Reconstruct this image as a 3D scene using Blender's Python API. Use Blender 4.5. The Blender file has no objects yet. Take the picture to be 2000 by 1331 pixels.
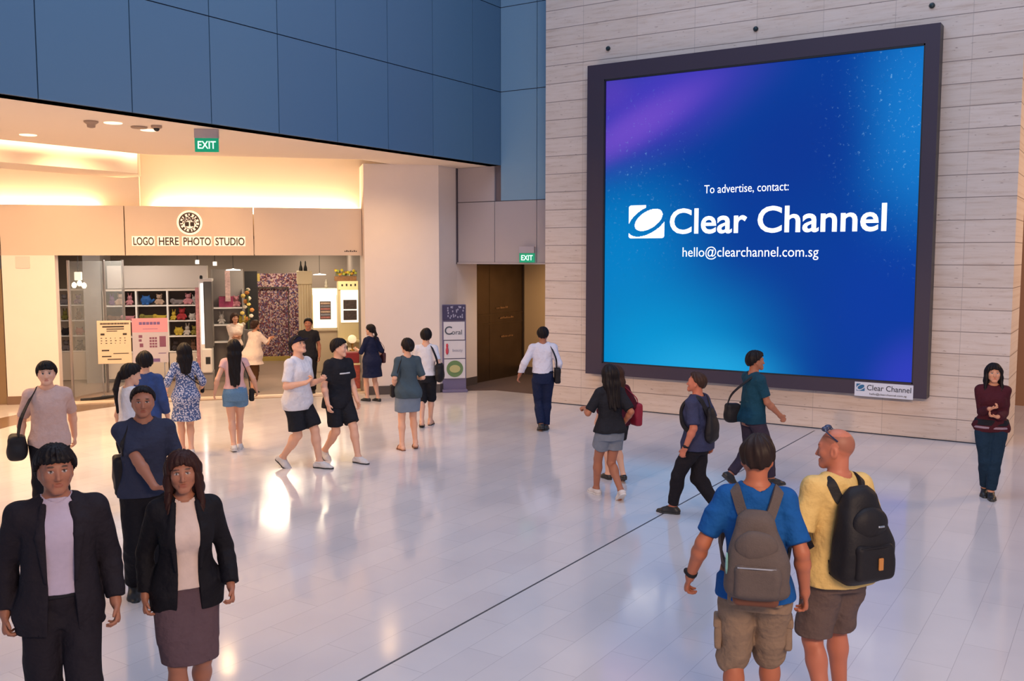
import bpy, bmesh, math, random
import numpy as np
from mathutils import Vector, Matrix
PI = math.pi
random.seed(4)
SC = bpy.context.scene
COL = SC.collection

# ------------------------------------------------------------------ camera
FPX, YAW, PITCH, CAMH = 1857.0, 33.0, 5.06, 3.0
cam_d = bpy.data.cameras.new('camera'); cam = bpy.data.objects.new('camera', cam_d); COL.objects.link(cam)
cam.location = (0, 0, CAMH)
cam.rotation_euler = (math.radians(90 - PITCH), 0, math.radians(YAW))
cam_d.sensor_fit = 'HORIZONTAL'; cam_d.sensor_width = 36.0; cam_d.lens = 36.0 * FPX / 2000.0
cam_d.clip_start = 0.05; cam_d.clip_end = 200
SC.camera = cam
SC.view_settings.view_transform = 'Standard'
SC.view_settings.look = 'None'
SC.view_settings.gamma = 1.0
SC.view_settings.use_curve_mapping = False
SC.view_settings.exposure = 0.0
SC.render.engine = 'CYCLES'
try:
    SC.cycles.use_denoising = True
    SC.cycles.max_bounces = 6
    SC.cycles.sample_clamp_indirect = 4.0
except Exception: pass

# ------------------------------------------------------------------ daylight falling into the atrium
world = bpy.data.worlds.new('atrium_daylight'); SC.world = world; world.use_nodes = True
_bg = world.node_tree.nodes['Background']
_bg.inputs[0].default_value = (0.50, 0.66, 1.0, 1); _bg.inputs[1].default_value = 0.45

def area(name, loc, size, power, col, look=None, size_y=None, rot=None):
    d = bpy.data.lights.new(name, 'AREA'); d.energy = power; d.color = col; d.size = size
    if size_y: d.shape = 'RECTANGLE'; d.size_y = size_y
    o = bpy.data.objects.new(name, d); COL.objects.link(o); o.location = loc
    if look is not None:
        o.rotation_euler = (Vector(look) - Vector(loc)).to_track_quat('-Z', 'Y').to_euler()
    if rot: o.rotation_euler = rot
    return o
# skylight over the hall, unseen warm fill added behind the camera for the wall base
area('skylight', (-4.5, 8.0, 13.5), 9.0, 720, (0.60, 0.74, 1.0), look=(-4.5, 8.0, 0), size_y=9.0)
area('warm_fill_area', (2.5, 1.0, 5.0), 4.0, 520, (1.0, 0.68, 0.46), look=(-5.5, 15.5, 0.2), size_y=1.5)
# warm soffit spots: some at the downlights, the rest added to warm the floor
def spot(name, loc, power, col, r=0.10, ang=150, look=None):
    d = bpy.data.lights.new(name, 'SPOT'); d.energy = power; d.color = col; d.shadow_soft_size = r; d.spot_size = math.radians(ang); d.spot_blend = 1.0
    o = bpy.data.objects.new(name, d); COL.objects.link(o); o.location = loc
    if look is not None: o.rotation_euler = (Vector(look) - Vector(loc)).to_track_quat('-Z', 'Y').to_euler()
    return o
for _x, _y, _p in ((-12.70, 8.75, 300), (-15.10, 8.85, 620), (-12.95, 9.55, 240), (-13.0, 6.2, 420), (-15.2, 6.4, 620), (-14.4, 12.0, 340), (-12.5, 14.6, 230), (-12.6, 3.6, 520), (-12.6, 1.2, 420)):
    spot('soffit_spot', (_x, _y, 4.92), _p, (1.0, 0.62, 0.30), 0.12)
for _a, _b, _p in (((-15.0, 10.0, 4.9), (-18.6, 11.0, 1.6), 520), ((-14.4, 11.8, 4.9), (-16.6, 13.4, 2.0), 170), ((-15.2, 7.6, 4.9), (-19.5, 9.6, 1.6), 560)):  # added spots without fittings, to brighten the fascia and left pier
    spot('shopfront_fill_spot', _a, _p, (1.0, 0.62, 0.30), 0.12, 95, look=_b)
for _x in (-1.6, -5.6, -9.6):  # added unseen spots that warm the foot of the stone wall
    spot('wall_base_fill_spot', (_x + 1.5, 1.5, 5.0), 1500, (1.0, 0.60, 0.34), 0.15, 30, look=(_x, 16.7, 0.1))
area('side_warm_fill', (3.2, 19.0, 5.0), 1.5, 240, (1.0, 0.60, 0.28), look=(-1.5, 17.3, 2.0))  # added unseen light that warms the stone wall's right return face
# ------------------------------------------------------------------ materials
_M = {}
def mat(name, col, rough=0.6, metal=0.0, emit=0.0, spec=0.5, noise=0.0, nscale=20, attr=False, bump=0.0, bscale=60, coat=0, alpha=1.0, trans=0.0):
    if name in _M: return _M[name]
    m = bpy.data.materials.new(name); m.use_nodes = True; nt = m.node_tree
    b = nt.nodes['Principled BSDF']
    c4 = (*col, 1)
    b.inputs['Base Color'].default_value = c4
    b.inputs['Roughness'].default_value = rough
    b.inputs['Metallic'].default_value = metal
    b.inputs['Specular IOR Level'].default_value = spec
    if coat: b.inputs['Coat Weight'].default_value = coat; b.inputs['Coat Roughness'].default_value = 0.08
    if alpha < 1: b.inputs['Alpha'].default_value = alpha
    if trans: b.inputs['Transmission Weight'].default_value = trans
    if emit:
        b.inputs['Emission Color'].default_value = c4; b.inputs['Emission Strength'].default_value = emit
    tc = nt.nodes.new('ShaderNodeTexCoord')
    if attr:
        a = nt.nodes.new('ShaderNodeAttribute'); a.attribute_name = 'tint'
        nt.links.new(a.outputs['Color'], b.inputs['Base Color'])
    elif noise:
        n = nt.nodes.new('ShaderNodeTexNoise'); n.inputs['Scale'].default_value = nscale; n.inputs['Detail'].default_value = 4
        nt.links.new(tc.outputs['Object'], n.inputs['Vector'])
        mx = nt.nodes.new('ShaderNodeMix'); mx.data_type = 'RGBA'
        mx.inputs[6].default_value = tuple(max(0, c * (1 - noise)) for c in col) + (1,)
        mx.inputs[7].default_value = tuple(min(1, c * (1 + noise)) for c in col) + (1,)
        nt.links.new(n.outputs['Fac'], mx.inputs[0]); nt.links.new(mx.outputs[2], b.inputs['Base Color'])
    if bump:
        n2 = nt.nodes.new('ShaderNodeTexNoise'); n2.inputs['Scale'].default_value = bscale; n2.inputs['Detail'].default_value = 3
        nt.links.new(tc.outputs['Object'], n2.inputs['Vector'])
        bp = nt.nodes.new('ShaderNodeBump'); bp.inputs['Strength'].default_value = bump; bp.inputs['Distance'].default_value = 0.01 if bscale > 30 else 0.05
        nt.links.new(n2.outputs['Fac'], bp.inputs['Height']); nt.links.new(bp.outputs['Normal'], b.inputs['Normal'])
    _M[name] = m
    return m

def nodes_of(m): return m.node_tree.nodes, m.node_tree.links, m.node_tree.nodes['Principled BSDF']
def ramp(nt, pts, interp='LINEAR'):
    r = nt.nodes.new('ShaderNodeValToRGB'); cr = r.color_ramp; cr.interpolation = interp
    while len(cr.elements) > 1: cr.elements.remove(cr.elements[-1])
    cr.elements[0].position = pts[0][0]; cr.elements[0].color = (*pts[0][1], 1)
    for p, c in pts[1:]:
        e = cr.elements.new(p); e.color = (*c, 1)
    return r
def srgb(r, g, b):
    f = lambda c: (c / 255 / 12.92) if c / 255 <= 0.04045 else ((c / 255 + 0.055) / 1.055) ** 2.4
    return (f(r), f(g), f(b))

# ------------------------------------------------------------------ mesh + object helpers
def link(name, me, m=None, parent=None, loc=None, rotz=0):
    if m is not None:
        for mm in (m if isinstance(m, (list, tuple)) else [m]): me.materials.append(mm)
    o = bpy.data.objects.new(name, me); COL.objects.link(o)
    if parent is not None: o.parent = parent
    if loc is not None: o.location = loc
    if rotz: o.rotation_euler = (0, 0, rotz)
    return o
def obj(name, bm, m, parent=None, smooth=False, loc=None, rotz=0):
    me = bpy.data.meshes.new(name)
    bmesh.ops.recalc_face_normals(bm, faces=bm.faces[:])
    bm.to_mesh(me); bm.free()
    if smooth: me.polygons.foreach_set('use_smooth', [True] * len(me.polygons))
    return link(name, me, m, parent, loc, rotz)
def tag(o, label, cat, group=None):
    o['label'] = label; o['category'] = cat
    if group: o['group'] = group
    return o
def thing(name, label, cat, loc=(0, 0, 0), rotz=0, group=None):
    o = bpy.data.objects.new(name, None); COL.objects.link(o)
    o.location = loc; o.rotation_euler = (0, 0, rotz); o.empty_display_size = 0.1
    return tag(o, label, cat, group)
def struct(name, bm, m, smooth=False, label=None, loc=None, rotz=0):
    o = obj(name, bm, m, None, smooth, loc, rotz); o['kind'] = 'structure'
    if label: o['label'] = label
    return o
def BM(): return bmesh.new()
def bx(bm, x0, x1, y0, y1, z0, z1, bev=0.0, mi=0, M=None):
    r = bmesh.ops.create_cube(bm, size=1.0)
    vs = r['verts']
    for v in vs:
        v.co = Vector(((x0 + x1) / 2 + v.co.x * (x1 - x0), (y0 + y1) / 2 + v.co.y * (y1 - y0), (z0 + z1) / 2 + v.co.z * (z1 - z0)))
    fs = set(f for v in vs for f in v.link_faces)
    if bev > 0:
        es = list(set(e for v in vs for e in v.link_edges))
        rr = bmesh.ops.bevel(bm, geom=es, offset=bev, segments=2, profile=0.5, affect='EDGES')
        vs = list(set(v for f in rr['faces'] for v in f.verts) | set(v for v in vs if v.is_valid))
        fs = set(f for v in vs for f in v.link_faces)
    for f in fs: f.material_index = mi
    if M is not None:
        for v in vs: v.co = M @ v.co
    return bm
def prism(bm, pts, z0, z1, mi=0):
    a = [bm.verts.new((p[0], p[1], z0)) for p in pts]; b = [bm.verts.new((p[0], p[1], z1)) for p in pts]
    fs = [bm.faces.new(a[::-1]), bm.faces.new(b)]
    n = len(pts)
    for i in range(n): fs.append(bm.faces.new((a[i], a[(i + 1) % n], b[(i + 1) % n], b[i])))
    for f in fs: f.material_index = mi
    return bm
def tube(bm, pts, r, n=10, mi=0, cap=True, flat=1.0, up=None):
    """round (or flattened) bar through a list of points"""
    pts = [Vector(p) for p in pts]; rings = []
    prev = None
    for i, p in enumerate(pts):
        t = (pts[min(i + 1, len(pts) - 1)] - pts[max(i - 1, 0)]).normalized()
        ref = Vector(up) if up is not None else (prev if prev is not None else (Vector((0, 0, 1)) if abs(t.z) < 0.9 else Vector((1, 0, 0))))
        a = ref - t * ref.dot(t)
        if a.length < 1e-5: a = Vector((1, 0, 0)) - t * t.x
        a.normalize(); b = t.cross(a); prev = a
        rr = r[i] if isinstance(r, (list, tuple)) else r
        rings.append([bm.verts.new(p + (a * math.cos(2 * PI * k / n) * flat + b * math.sin(2 * PI * k / n)) * rr) for k in range(n)])
    for i in range(len(rings) - 1):
        for k in range(n):
            f = bm.faces.new((rings[i][k], rings[i][(k + 1) % n], rings[i + 1][(k + 1) % n], rings[i + 1][k])); f.material_index = mi
    if cap:
        for rg in (rings[0][::-1], rings[-1]):
            f = bm.faces.new(rg); f.material_index = mi
    return bm
def lathe(bm, prof, n=20, c=(0, 0, 0), mi=0, M=None):
    rings = []
    for r, z in prof:
        rings.append([bm.verts.new((c[0] + max(r, 1e-4) * math.cos(2 * PI * k / n), c[1] + max(r, 1e-4) * math.sin(2 * PI * k / n), c[2] + z)) for k in range(n)])
    for i in range(len(rings) - 1):
        for k in range(n):
            f = bm.faces.new((rings[i][k], rings[i][(k + 1) % n], rings[i + 1][(k + 1) % n], rings[i + 1][k])); f.material_index = mi
    for rg in (rings[0][::-1], rings[-1]):
        f = bm.faces.new(rg); f.material_index = mi
    if M is not None:
        for rg in rings:
            for v in rg: v.co = M @ v.co
    return bm
def text_mesh(s, size, depth=0.004, bold=0.0, align='CENTER', sx=1.0, spacing=1.0, maxw=None, shear=0.0):
    """letters as a mesh lying in the xz plane facing -y, origin at the baseline"""
    c = bpy.data.curves.new('lettering', 'FONT'); c.body = s; c.size = size; c.extrude = depth / 2; c.offset = bold
    c.align_x = align; c.space_character = spacing; c.shear = shear; c.resolution_u = 4
    o = bpy.data.objects.new('lettering', c); COL.objects.link(o)
    dg = bpy.context.evaluated_depsgraph_get()
    me = bpy.data.meshes.new_from_object(o.evaluated_get(dg))
    bpy.data.objects.remove(o); bpy.data.curves.remove(c)
    if maxw:
        xs = [v.co.x for v in me.vertices]; w = max(xs) - min(xs); sx = maxw / w
    me.transform(Matrix.Diagonal((sx, 1, 1, 1)))
    me.transform(Matrix.Rotation(PI / 2, 4, 'X'))
    me.materials.clear()
    return me
# the shopfront runs at 47.25 degrees to the screen wall
SA = math.radians(47.25); SO = Vector((-15.81, 13.85, 0))
SX = Vector((math.cos(SA), math.sin(SA), 0)); SN = Vector((-math.sin(SA), math.cos(SA), 0))
def shp(s, d, z=0): return SO + SX * s + SN * d + Vector((0, 0, z))
def copy_tree(o, loc=None, rotz=None, label=None):
    c = o.copy(); COL.objects.link(c)
    if loc is not None: c.location = loc
    if rotz is not None: c.rotation_euler = (0, 0, rotz)
    if label: c['label'] = label
    for ch in o.children:
        d = ch.copy(); COL.objects.link(d); d.parent = c
        for g in ch.children:
            e = g.copy(); COL.objects.link(e); e.parent = d
    return c
# ------------------------------------------------------------------ the hall
def floor_material():
    m = mat('polished_floor_tile', (0.60, 0.585, 0.60), 0.12, spec=0.6)
    n, l, b = nodes_of(m)
    tc = n.new('ShaderNodeTexCoord'); mp = n.new('ShaderNodeMapping'); mp.inputs['Rotation'].default_value = (0, 0, PI / 2)
    mp.inputs['Location'].default_value = (0.35, -4.45 + 0.0, 0)
    l.new(tc.outputs['Object'], mp.inputs['Vector'])
    br = n.new('ShaderNodeTexBrick'); l.new(mp.outputs[0], br.inputs['Vector'])
    br.inputs['Scale'].default_value = 1.0; br.inputs['Brick Width'].default_value = 1.08; br.inputs['Row Height'].default_value = 0.318
    br.inputs['Mortar Size'].default_value = 0.0028; br.inputs['Mortar Smooth'].default_value = 0.3; br.offset = 0.5
    br.inputs['Color1'].default_value = (0.655, 0.62, 0.635, 1); br.inputs['Color2'].default_value = (0.69, 0.655, 0.665, 1)
    br.inputs['Mortar'].default_value = (0.50, 0.47, 0.49, 1)
    ns = n.new('ShaderNodeTexNoise'); ns.inputs['Scale'].default_value = 1.3; ns.inputs['Detail'].default_value = 5
    l.new(tc.outputs['Object'], ns.inputs['Vector'])
    rp = ramp(m.node_tree, [(0.3, (0.93, 0.93, 0.94)), (0.7, (1, 1, 1))]); l.new(ns.outputs['Fac'], rp.inputs[0])
    mx = n.new('ShaderNodeMix'); mx.data_type = 'RGBA'; mx.blend_type = 'MULTIPLY'; mx.inputs[0].default_value = 1
    l.new(br.outputs['Color'], mx.inputs[6]); l.new(rp.outputs[0], mx.inputs[7]); l.new(mx.outputs[2], b.inputs['Base Color'])
    r2 = ramp(m.node_tree, [(0.25, (0.07, 0.07, 0.07)), (0.75, (0.17, 0.17, 0.17))]); l.new(ns.outputs['Fac'], r2.inputs[0])
    l.new(r2.outputs[0], b.inputs['Roughness'])
    bp = n.new('ShaderNodeBump'); bp.inputs['Strength'].default_value = 0.02; bp.inputs['Distance'].default_value = 0.02
    n3 = n.new('ShaderNodeTexNoise'); n3.inputs['Scale'].default_value = 5.0; l.new(tc.outputs['Object'], n3.inputs['Vector'])
    l.new(n3.outputs['Fac'], bp.inputs['Height']); l.new(bp.outputs['Normal'], b.inputs['Normal'])
    return m
def travertine_material(axis='xz'):
    m = mat('travertine_' + axis, (0.6, 0.5, 0.44), 0.5)
    n, l, b = nodes_of(m)
    tc = n.new('ShaderNodeTexCoord'); sp = n.new('ShaderNodeSeparateXYZ'); cb = n.new('ShaderNodeCombineXYZ')
    l.new(tc.outputs['Object'], sp.inputs[0]); l.new(sp.outputs[0 if axis == 'xz' else 1], cb.inputs[0]); l.new(sp.outputs[2], cb.inputs[1])
    mp = n.new('ShaderNodeMapping'); mp.inputs['Location'].default_value = (1.10, 0.0, 0); l.new(cb.outputs[0], mp.inputs['Vector'])
    br = n.new('ShaderNodeTexBrick'); br.offset = 0.0; br.squash = 1.0; l.new(mp.outputs[0], br.inputs['Vector'])
    br.inputs['Scale'].default_value = 1.0; br.inputs['Brick Width'].default_value = 1.155; br.inputs['Row Height'].default_value = 0.357
    br.inputs['Mortar Size'].default_value = 0.0; br.inputs['Color1'].default_value = (0.70, 0.60, 0.53, 1); br.inputs['Color2'].default_value = (0.75, 0.65, 0.585, 1)
    # streaks running along the courses
    m2 = n.new('ShaderNodeMapping'); m2.inputs['Scale'].default_value = (0.9, 11.0, 1); l.new(cb.outputs[0], m2.inputs['Vector'])
    ns = n.new('ShaderNodeTexNoise'); ns.inputs['Scale'].default_value = 1.6; ns.inputs['Detail'].default_value = 9; ns.inputs['Roughness'].default_value = 0.68
    l.new(m2.outputs[0], ns.inputs['Vector'])
    rp = ramp(m.node_tree, [(0.30, (0.76, 0.68, 0.62)), (0.47, (0.94, 0.915, 0.89)), (0.7, (1.0, 1.0, 1.0))]); l.new(ns.outputs['Fac'], rp.inputs[0])
    mx = n.new('ShaderNodeMix'); mx.data_type = 'RGBA'; mx.blend_type = 'MULTIPLY'; mx.inputs[0].default_value = 1
    l.new(br.outputs['Color'], mx.inputs[6]); l.new(rp.outputs[0], mx.inputs[7])
    # pitted voids
    m3 = n.new('ShaderNodeMapping'); m3.inputs['Scale'].default_value = (3.0, 14.0, 1); l.new(cb.outputs[0], m3.inputs['Vector'])
    vn = n.new('ShaderNodeTexNoise'); vn.inputs['Scale'].default_value = 2.6; vn.inputs['Detail'].default_value = 6; l.new(m3.outputs[0], vn.inputs['Vector'])
    r3 = ramp(m.node_tree, [(0.655, (0, 0, 0)), (0.73, (1, 1, 1))]); l.new(vn.outputs['Fac'], r3.inputs[0])
    mv = n.new('ShaderNodeMix'); mv.data_type = 'RGBA'; mv.inputs[7].default_value = (0.33, 0.24, 0.20, 1)
    l.new(r3.outputs[0], mv.inputs[0]); l.new(mx.outputs[2], mv.inputs[6])
    # joints: the horizontal ones are strong, the vertical ones faint
    def joint(out, size, off, width):
        a = n.new('ShaderNodeMath'); a.operation = 'ADD'; a.inputs[1].default_value = off; l.new(out, a.inputs[0])
        d = n.new('ShaderNodeMath'); d.operation = 'DIVIDE'; d.inputs[1].default_value = size; l.new(a.outputs[0], d.inputs[0])
        f = n.new('ShaderNodeMath'); f.operation = 'FRACT'; l.new(d.outputs[0], f.inputs[0])
        c = n.new('ShaderNodeMath'); c.operation = 'LESS_THAN'; c.inputs[1].default_value = width / size; l.new(f.outputs[0], c.inputs[0])
        return c.outputs[0]
    hz = joint(sp.outputs[2], 0.357, 0.357 * 20, 0.013)
    vt = joint(sp.outputs[0 if axis == 'xz' else 1], 1.155, 1.10 + 1.155 * 20, 0.010)
    j1 = n.new('ShaderNodeMix'); j1.data_type = 'RGBA'; j1.inputs[7].default_value = (0.20, 0.15, 0.13, 1)
    k1 = n.new('ShaderNodeMath'); k1.operation = 'MULTIPLY'; k1.inputs[1].default_value = 0.85; l.new(hz, k1.inputs[0])
    l.new(k1.outputs[0], j1.inputs[0]); l.new(mv.outputs[2], j1.inputs[6])
    j2 = n.new('ShaderNodeMix'); j2.data_type = 'RGBA'; j2.inputs[7].default_value = (0.36, 0.30, 0.27, 1)
    k2 = n.new('ShaderNodeMath'); k2.operation = 'MULTIPLY'; k2.inputs[1].default_value = 0.5; l.new(vt, k2.inputs[0])
    l.new(k2.outputs[0], j2.inputs[0]); l.new(j1.outputs[2], j2.inputs[6])
    l.new(j2.outputs[2], b.inputs['Base Color'])
    bp = n.new('ShaderNodeBump'); bp.inputs['Strength'].default_value = 0.35; bp.inputs['Distance'].default_value = 0.01
    l.new(ns.outputs['Fac'], bp.inputs['Height']); l.new(bp.outputs['Normal'], b.inputs['Normal'])
    return m

M_FLOOR = floor_material()
M_TRAV = travertine_material('xz'); M_TRAVY = travertine_material('yz')
M_CREAM = mat('cream_painted_wall', (0.84, 0.74, 0.68), 0.65, noise=0.03, nscale=3)
M_SOFFIT = mat('soffit_paint', (0.90, 0.77, 0.64), 0.8)
M_FASCIA = mat('satin_fascia_panel', (0.66, 0.53, 0.43), 0.28, spec=0.5, noise=0.03, nscale=2)
M_SKIRT = mat('dark_skirting', (0.085, 0.07, 0.068), 0.4)
M_BROWN = mat('brown_inlay', (0.20, 0.12, 0.075), 0.2, noise=0.15, nscale=4)
M_DARKGAP = mat('dark_joint', (0.012, 0.018, 0.035), 0.8)
M_BLACK = mat('matt_black', (0.012, 0.012, 0.014), 0.5)
M_WHITE = mat('white_laminate', (0.72, 0.70, 0.68), 0.4)
M_STEEL = mat('brushed_steel', (0.55, 0.55, 0.56), 0.25, metal=0.9)
M_LAMP = mat('warm_lamp', (1.0, 0.80, 0.50), 0.5, emit=9.0)

bm = BM(); bx(bm, -36, 10, -6, 40, -0.2, 0.0)
struct('floor', bm, M_FLOOR)
# thin dark expansion joint running across the hall floor
bm = BM(); bx(bm, -4.462, -4.443, -4, 16.45, -0.01, 0.0015)
struct('trim_1', bm, mat('expansion_joint', (0.07, 0.07, 0.08), 0.5), label='thin dark expansion joint across the pale floor')
# brown inlay curving along the shopfront
bm = BM()
up = [(-16.3, 6.0), (-17.0, 8.2), (-17.55, 9.6), (-17.85, 10.6), (-17.88, 11.25), (-17.62, 11.66), (-17.08, 12.16), (-16.0, 13.32), (-14.05, 15.36)]
lo = [(-13.98, 15.26), (-15.90, 13.18), (-16.85, 12.1), (-16.95, 11.7), (-16.97, 11.1), (-16.95, 10.5), (-16.75, 9.6), (-16.35, 8.75), (-15.6, 6.9), (-15.2, 6.0)]
prism(bm, up + lo, -0.01, 0.002)
struct('trim_2', bm, M_BROWN, label='brown stone band curving along the shopfront')

# screen wall in travertine
bm = BM(); bx(bm, -10.03, -1.53, 16.69, 17.9, 0, 13)
struct('wall_right', bm, [M_TRAV], label='travertine clad wall carrying the big screen')
bm = BM(); bx(bm, -10.03, -1.53, 16.672, 16.70, 0, 0.012)
struct('baseboard_right', bm, M_DARKGAP)
# three small bolts above the screen
for i, x in enumerate((-8.63, -5.73, -2.86)):
    b_ = BM(); lathe(b_, [(0.045, 0), (0.045, 0.02), (0.03, 0.05), (0.012, 0.055)], 14, M=Matrix.Translation((x, 16.69, 6.98)) @ Matrix.Rotation(PI / 2, 4, 'X'))
    tag(obj('wall_bolt', b_, mat('dark_bolt', (0.03, 0.05, 0.06), 0.4, metal=0.6)),
        ['dark round bolt on the stone wall above the screen\'s left end', 'dark round bolt on the stone wall above the middle of the screen', 'dark round bolt on the stone wall above the screen\'s right end'][i], 'bolt', 'bolts above the screen')
# far wall glimpsed past the stone wall's right end
bm = BM(); bx(bm, -6, 9, 21.5, 21.8, 0, 13)
struct('wall_far', bm, mat('tan_wall', (0.30, 0.15, 0.08), 0.6))

def panel_mat(name, c1, c2):
    m = mat(name, c1, 0.42, spec=0.4, metal=0.0)
    n, l, b = nodes_of(m)
    g = n.new('ShaderNodeNewGeometry'); rp = ramp(m.node_tree, [(0, c1), (1, c2)])
    l.new(g.outputs['Random Per Island'], rp.inputs[0]); l.new(rp.outputs[0], b.inputs['Base Color'])
    return m
M_CLAD_BLUELIT = panel_mat('cladding_blue_light', (0.085, 0.175, 0.29), (0.095, 0.195, 0.31))  # blue overhead light put into the colour of neutral grey panels
M_MAUVE = panel_mat('grey_cladding', (0.42, 0.38, 0.40), (0.46, 0.41, 0.42))
GAP = 0.008
# long bulkhead over the shopfront gallery
bm = BM(); bx(bm, -11.9, -11.61, -5, 17.4, 4.965, 13, mi=1)
ys = [6.94 + 1.343 * k for k in range(-9, 8)] + [17.4]
zs = [4.96, 6.53, 8.30, 10.1, 12.99]
for a, b in zip(ys[:-1], ys[1:]):
    for c, d in zip(zs[:-1], zs[1:]):
        bx(bm, -11.63, -11.58, a + GAP, b - GAP, c + GAP, d - GAP)
struct('wall_left', bm, [M_CLAD_BLUELIT, M_DARKGAP], label='panelled bulkhead over the shopfront, blue light put into its colour')
# panelled end wall beside the screen wall
bm = BM()
bx(bm, -12.76, -10.0, 17.42, 17.7, 2.86, 13, mi=2)
for a, b in ((-11.58, -10.66), (-10.66, -9.9)):
    for c, d in ((4.20, 6.53), (6.53, 8.30), (8.30, 10.6), (10.6, 12.99)):
        bx(bm, a + GAP, b - GAP, 17.38, 17.43, c + GAP, d - GAP, mi=0 if c > 4.1 else 1)
for a, b in ((-12.74, -11.74), (-11.74, -10.66), (-10.66, -9.9)):
    bx(bm, a + GAP, b - GAP, 17.38, 17.43, 2.86 + GAP, 4.20 - GAP, mi=1)
bx(bm, -12.74 + GAP, -11.74 - GAP, 17.38, 17.43, 4.20 + GAP, 4.96, mi=1)
bx(bm, -12.80, -9.95, 17.36, 17.44, 2.83, 2.865, mi=1)
bx(bm, -12.81, -12.75, 17.36, 17.44, 2.83, 4.96, mi=2)
M_CLAD_PALELIT = panel_mat('cladding_pale_blue_light', (0.21, 0.36, 0.50), (0.21, 0.36, 0.50))  # bluer copy of the grey panels below, overhead light put into the colour
struct('wall_back', bm, [M_CLAD_PALELIT, M_MAUVE, mat('edge_strip', (0.12, 0.10, 0.12), 0.4)], label='panelled wall over the lift lobby')

# soffit (ceiling of the gallery) with its light coves
bm = BM()
prism(bm, [(-11.62, -5), (-11.62, 17.45), (-12.9, 17.45), (-13.4, 16.0), (-13.26, 14.73), (-16.10, 11.84), (-16.15, -5)], 4.965, 5.03)
struct('ceiling', bm, M_SOFFIT, label='warm lit soffit in front of the shop')
p = [shp(-9, -2.9), shp(3.0, -1.25), shp(3.0, 2.0), shp(-9, 2.0)]
bm = BM(); prism(bm, [(-15.9, -5), (-15.9, 11.8), (-13.0, 14.7), tuple(shp(3.3, 1.0)[:2]), tuple(shp(-12, 1.0)[:2]), (-26, -5)], 5.40, 5.48)
struct('ceiling.001', bm, M_SOFFIT, label='upper ceiling of the light cove')
bm = BM()   # upstand at the soffit edge
prism(bm, [(-16.10, 11.84), (-16.13, 11.87), (-13.29, 14.76), (-13.26, 14.73)], 5.03, 5.40)
prism(bm, [(-16.15, -5), (-16.18, -5), (-16.13, 11.84), (-16.10, 11.84)], 5.03, 5.12)
struct('ceiling.002', bm, M_SOFFIT, label='edge upstand of the soffit')
bm = BM(); prism(bm, [(-16.40, -5), (-16.40, 11.80), (-17.0, 12.3), (-17.6, 12.3), (-17.6, -5)], 4.62, 5.39)
struct('trim_3', bm, M_SOFFIT, label='bright washed face of the light cove')
# wall above the fascia: the right part sits deeper than the left part
bm = BM()
a, b, c, d = shp(-2.05, 0.50), shp(3.2, 0.50), shp(3.2, 0.62), shp(-2.05, 0.62)
prism(bm, [v[:2] for v in (a, b, c, d)], 3.05, 5.42)
a, b, c, d = shp(-12, 0.36), shp(-2.05, 0.36), shp(-2.05, 0.62), shp(-12, 0.62)
prism(bm, [v[:2] for v in (a, b, c, d)], 3.05, 5.42)
struct('wall_cove', bm, M_SOFFIT, label='washed wall above the shop fascia')
# warm cove lamps
def strip_lamp(s0, s1, d, z, pw, label):
    m = (s0 + s1) / 2
    b_ = BM(); bx(b_, -(s1 - s0) / 2, (s1 - s0) / 2, -0.02, 0.02, 0, 0.03); bx(b_, -(s1 - s0) / 2 + 0.02, (s1 - s0) / 2 - 0.02, -0.012, 0.012, 0.03, 0.045, mi=1)
    o = obj('cove_lamp', b_, [M_WHITE, M_LAMP], loc=shp(m, d, z), rotz=SA); tag(o, label, 'lamp', 'cove lamps behind the fascia')
    l_ = area('cove_light', shp(m, d, z + 0.06), s1 - s0, pw * 1.6, (1.0, 0.72, 0.38), rot=(PI - 0.25, 0, SA), size_y=0.05)
strip_lamp(-1.75, 2.4, 0.40, 3.88, 60, 'warm strip lamp hidden behind the top of the fascia, right of the shop sign')
strip_lamp(-6.5, -2.9, 0.29, 3.88, 50, 'warm strip lamp hidden behind the top of the fascia, left of the shop sign')
b_ = BM(); bx(b_, -0.02, 0.02, -7, 7, 0, 0.03); bx(b_, -0.012, 0.012, -6.9, 6.9, 0.03, 0.045, mi=1)
tag(obj('cove_lamp', b_, [M_WHITE, M_LAMP], loc=(-16.22, 4.6, 5.13)), 'warm strip lamp hidden in the ceiling slot', 'lamp')
area('slot_light', (-16.2, 4.2, 5.2), 15.0, 700, (1.0, 0.76, 0.42), rot=(0, math.radians(62), 0), size_y=0.06)
bpy.data.objects['slot_light'].rotation_euler = (Vector((-1, 0, -0.35))).to_track_quat('-Z', 'Y').to_euler()

# shop fascia, in three satin panels
bm = BM()
for s0, s1 in ((-9, -4.66), (-4.64, -2.325), (-2.305, 0.235), (0.255, 2.52)):
    prism(bm, [tuple(shp(s, d)[:2]) for s, d in ((s0, 0), (s1, 0), (s1, 0.24), (s0, 0.24))], 3.02, 4.035)
struct('wall_fascia', bm, M_FASCIA, label='satin fascia over the shop opening')
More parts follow.
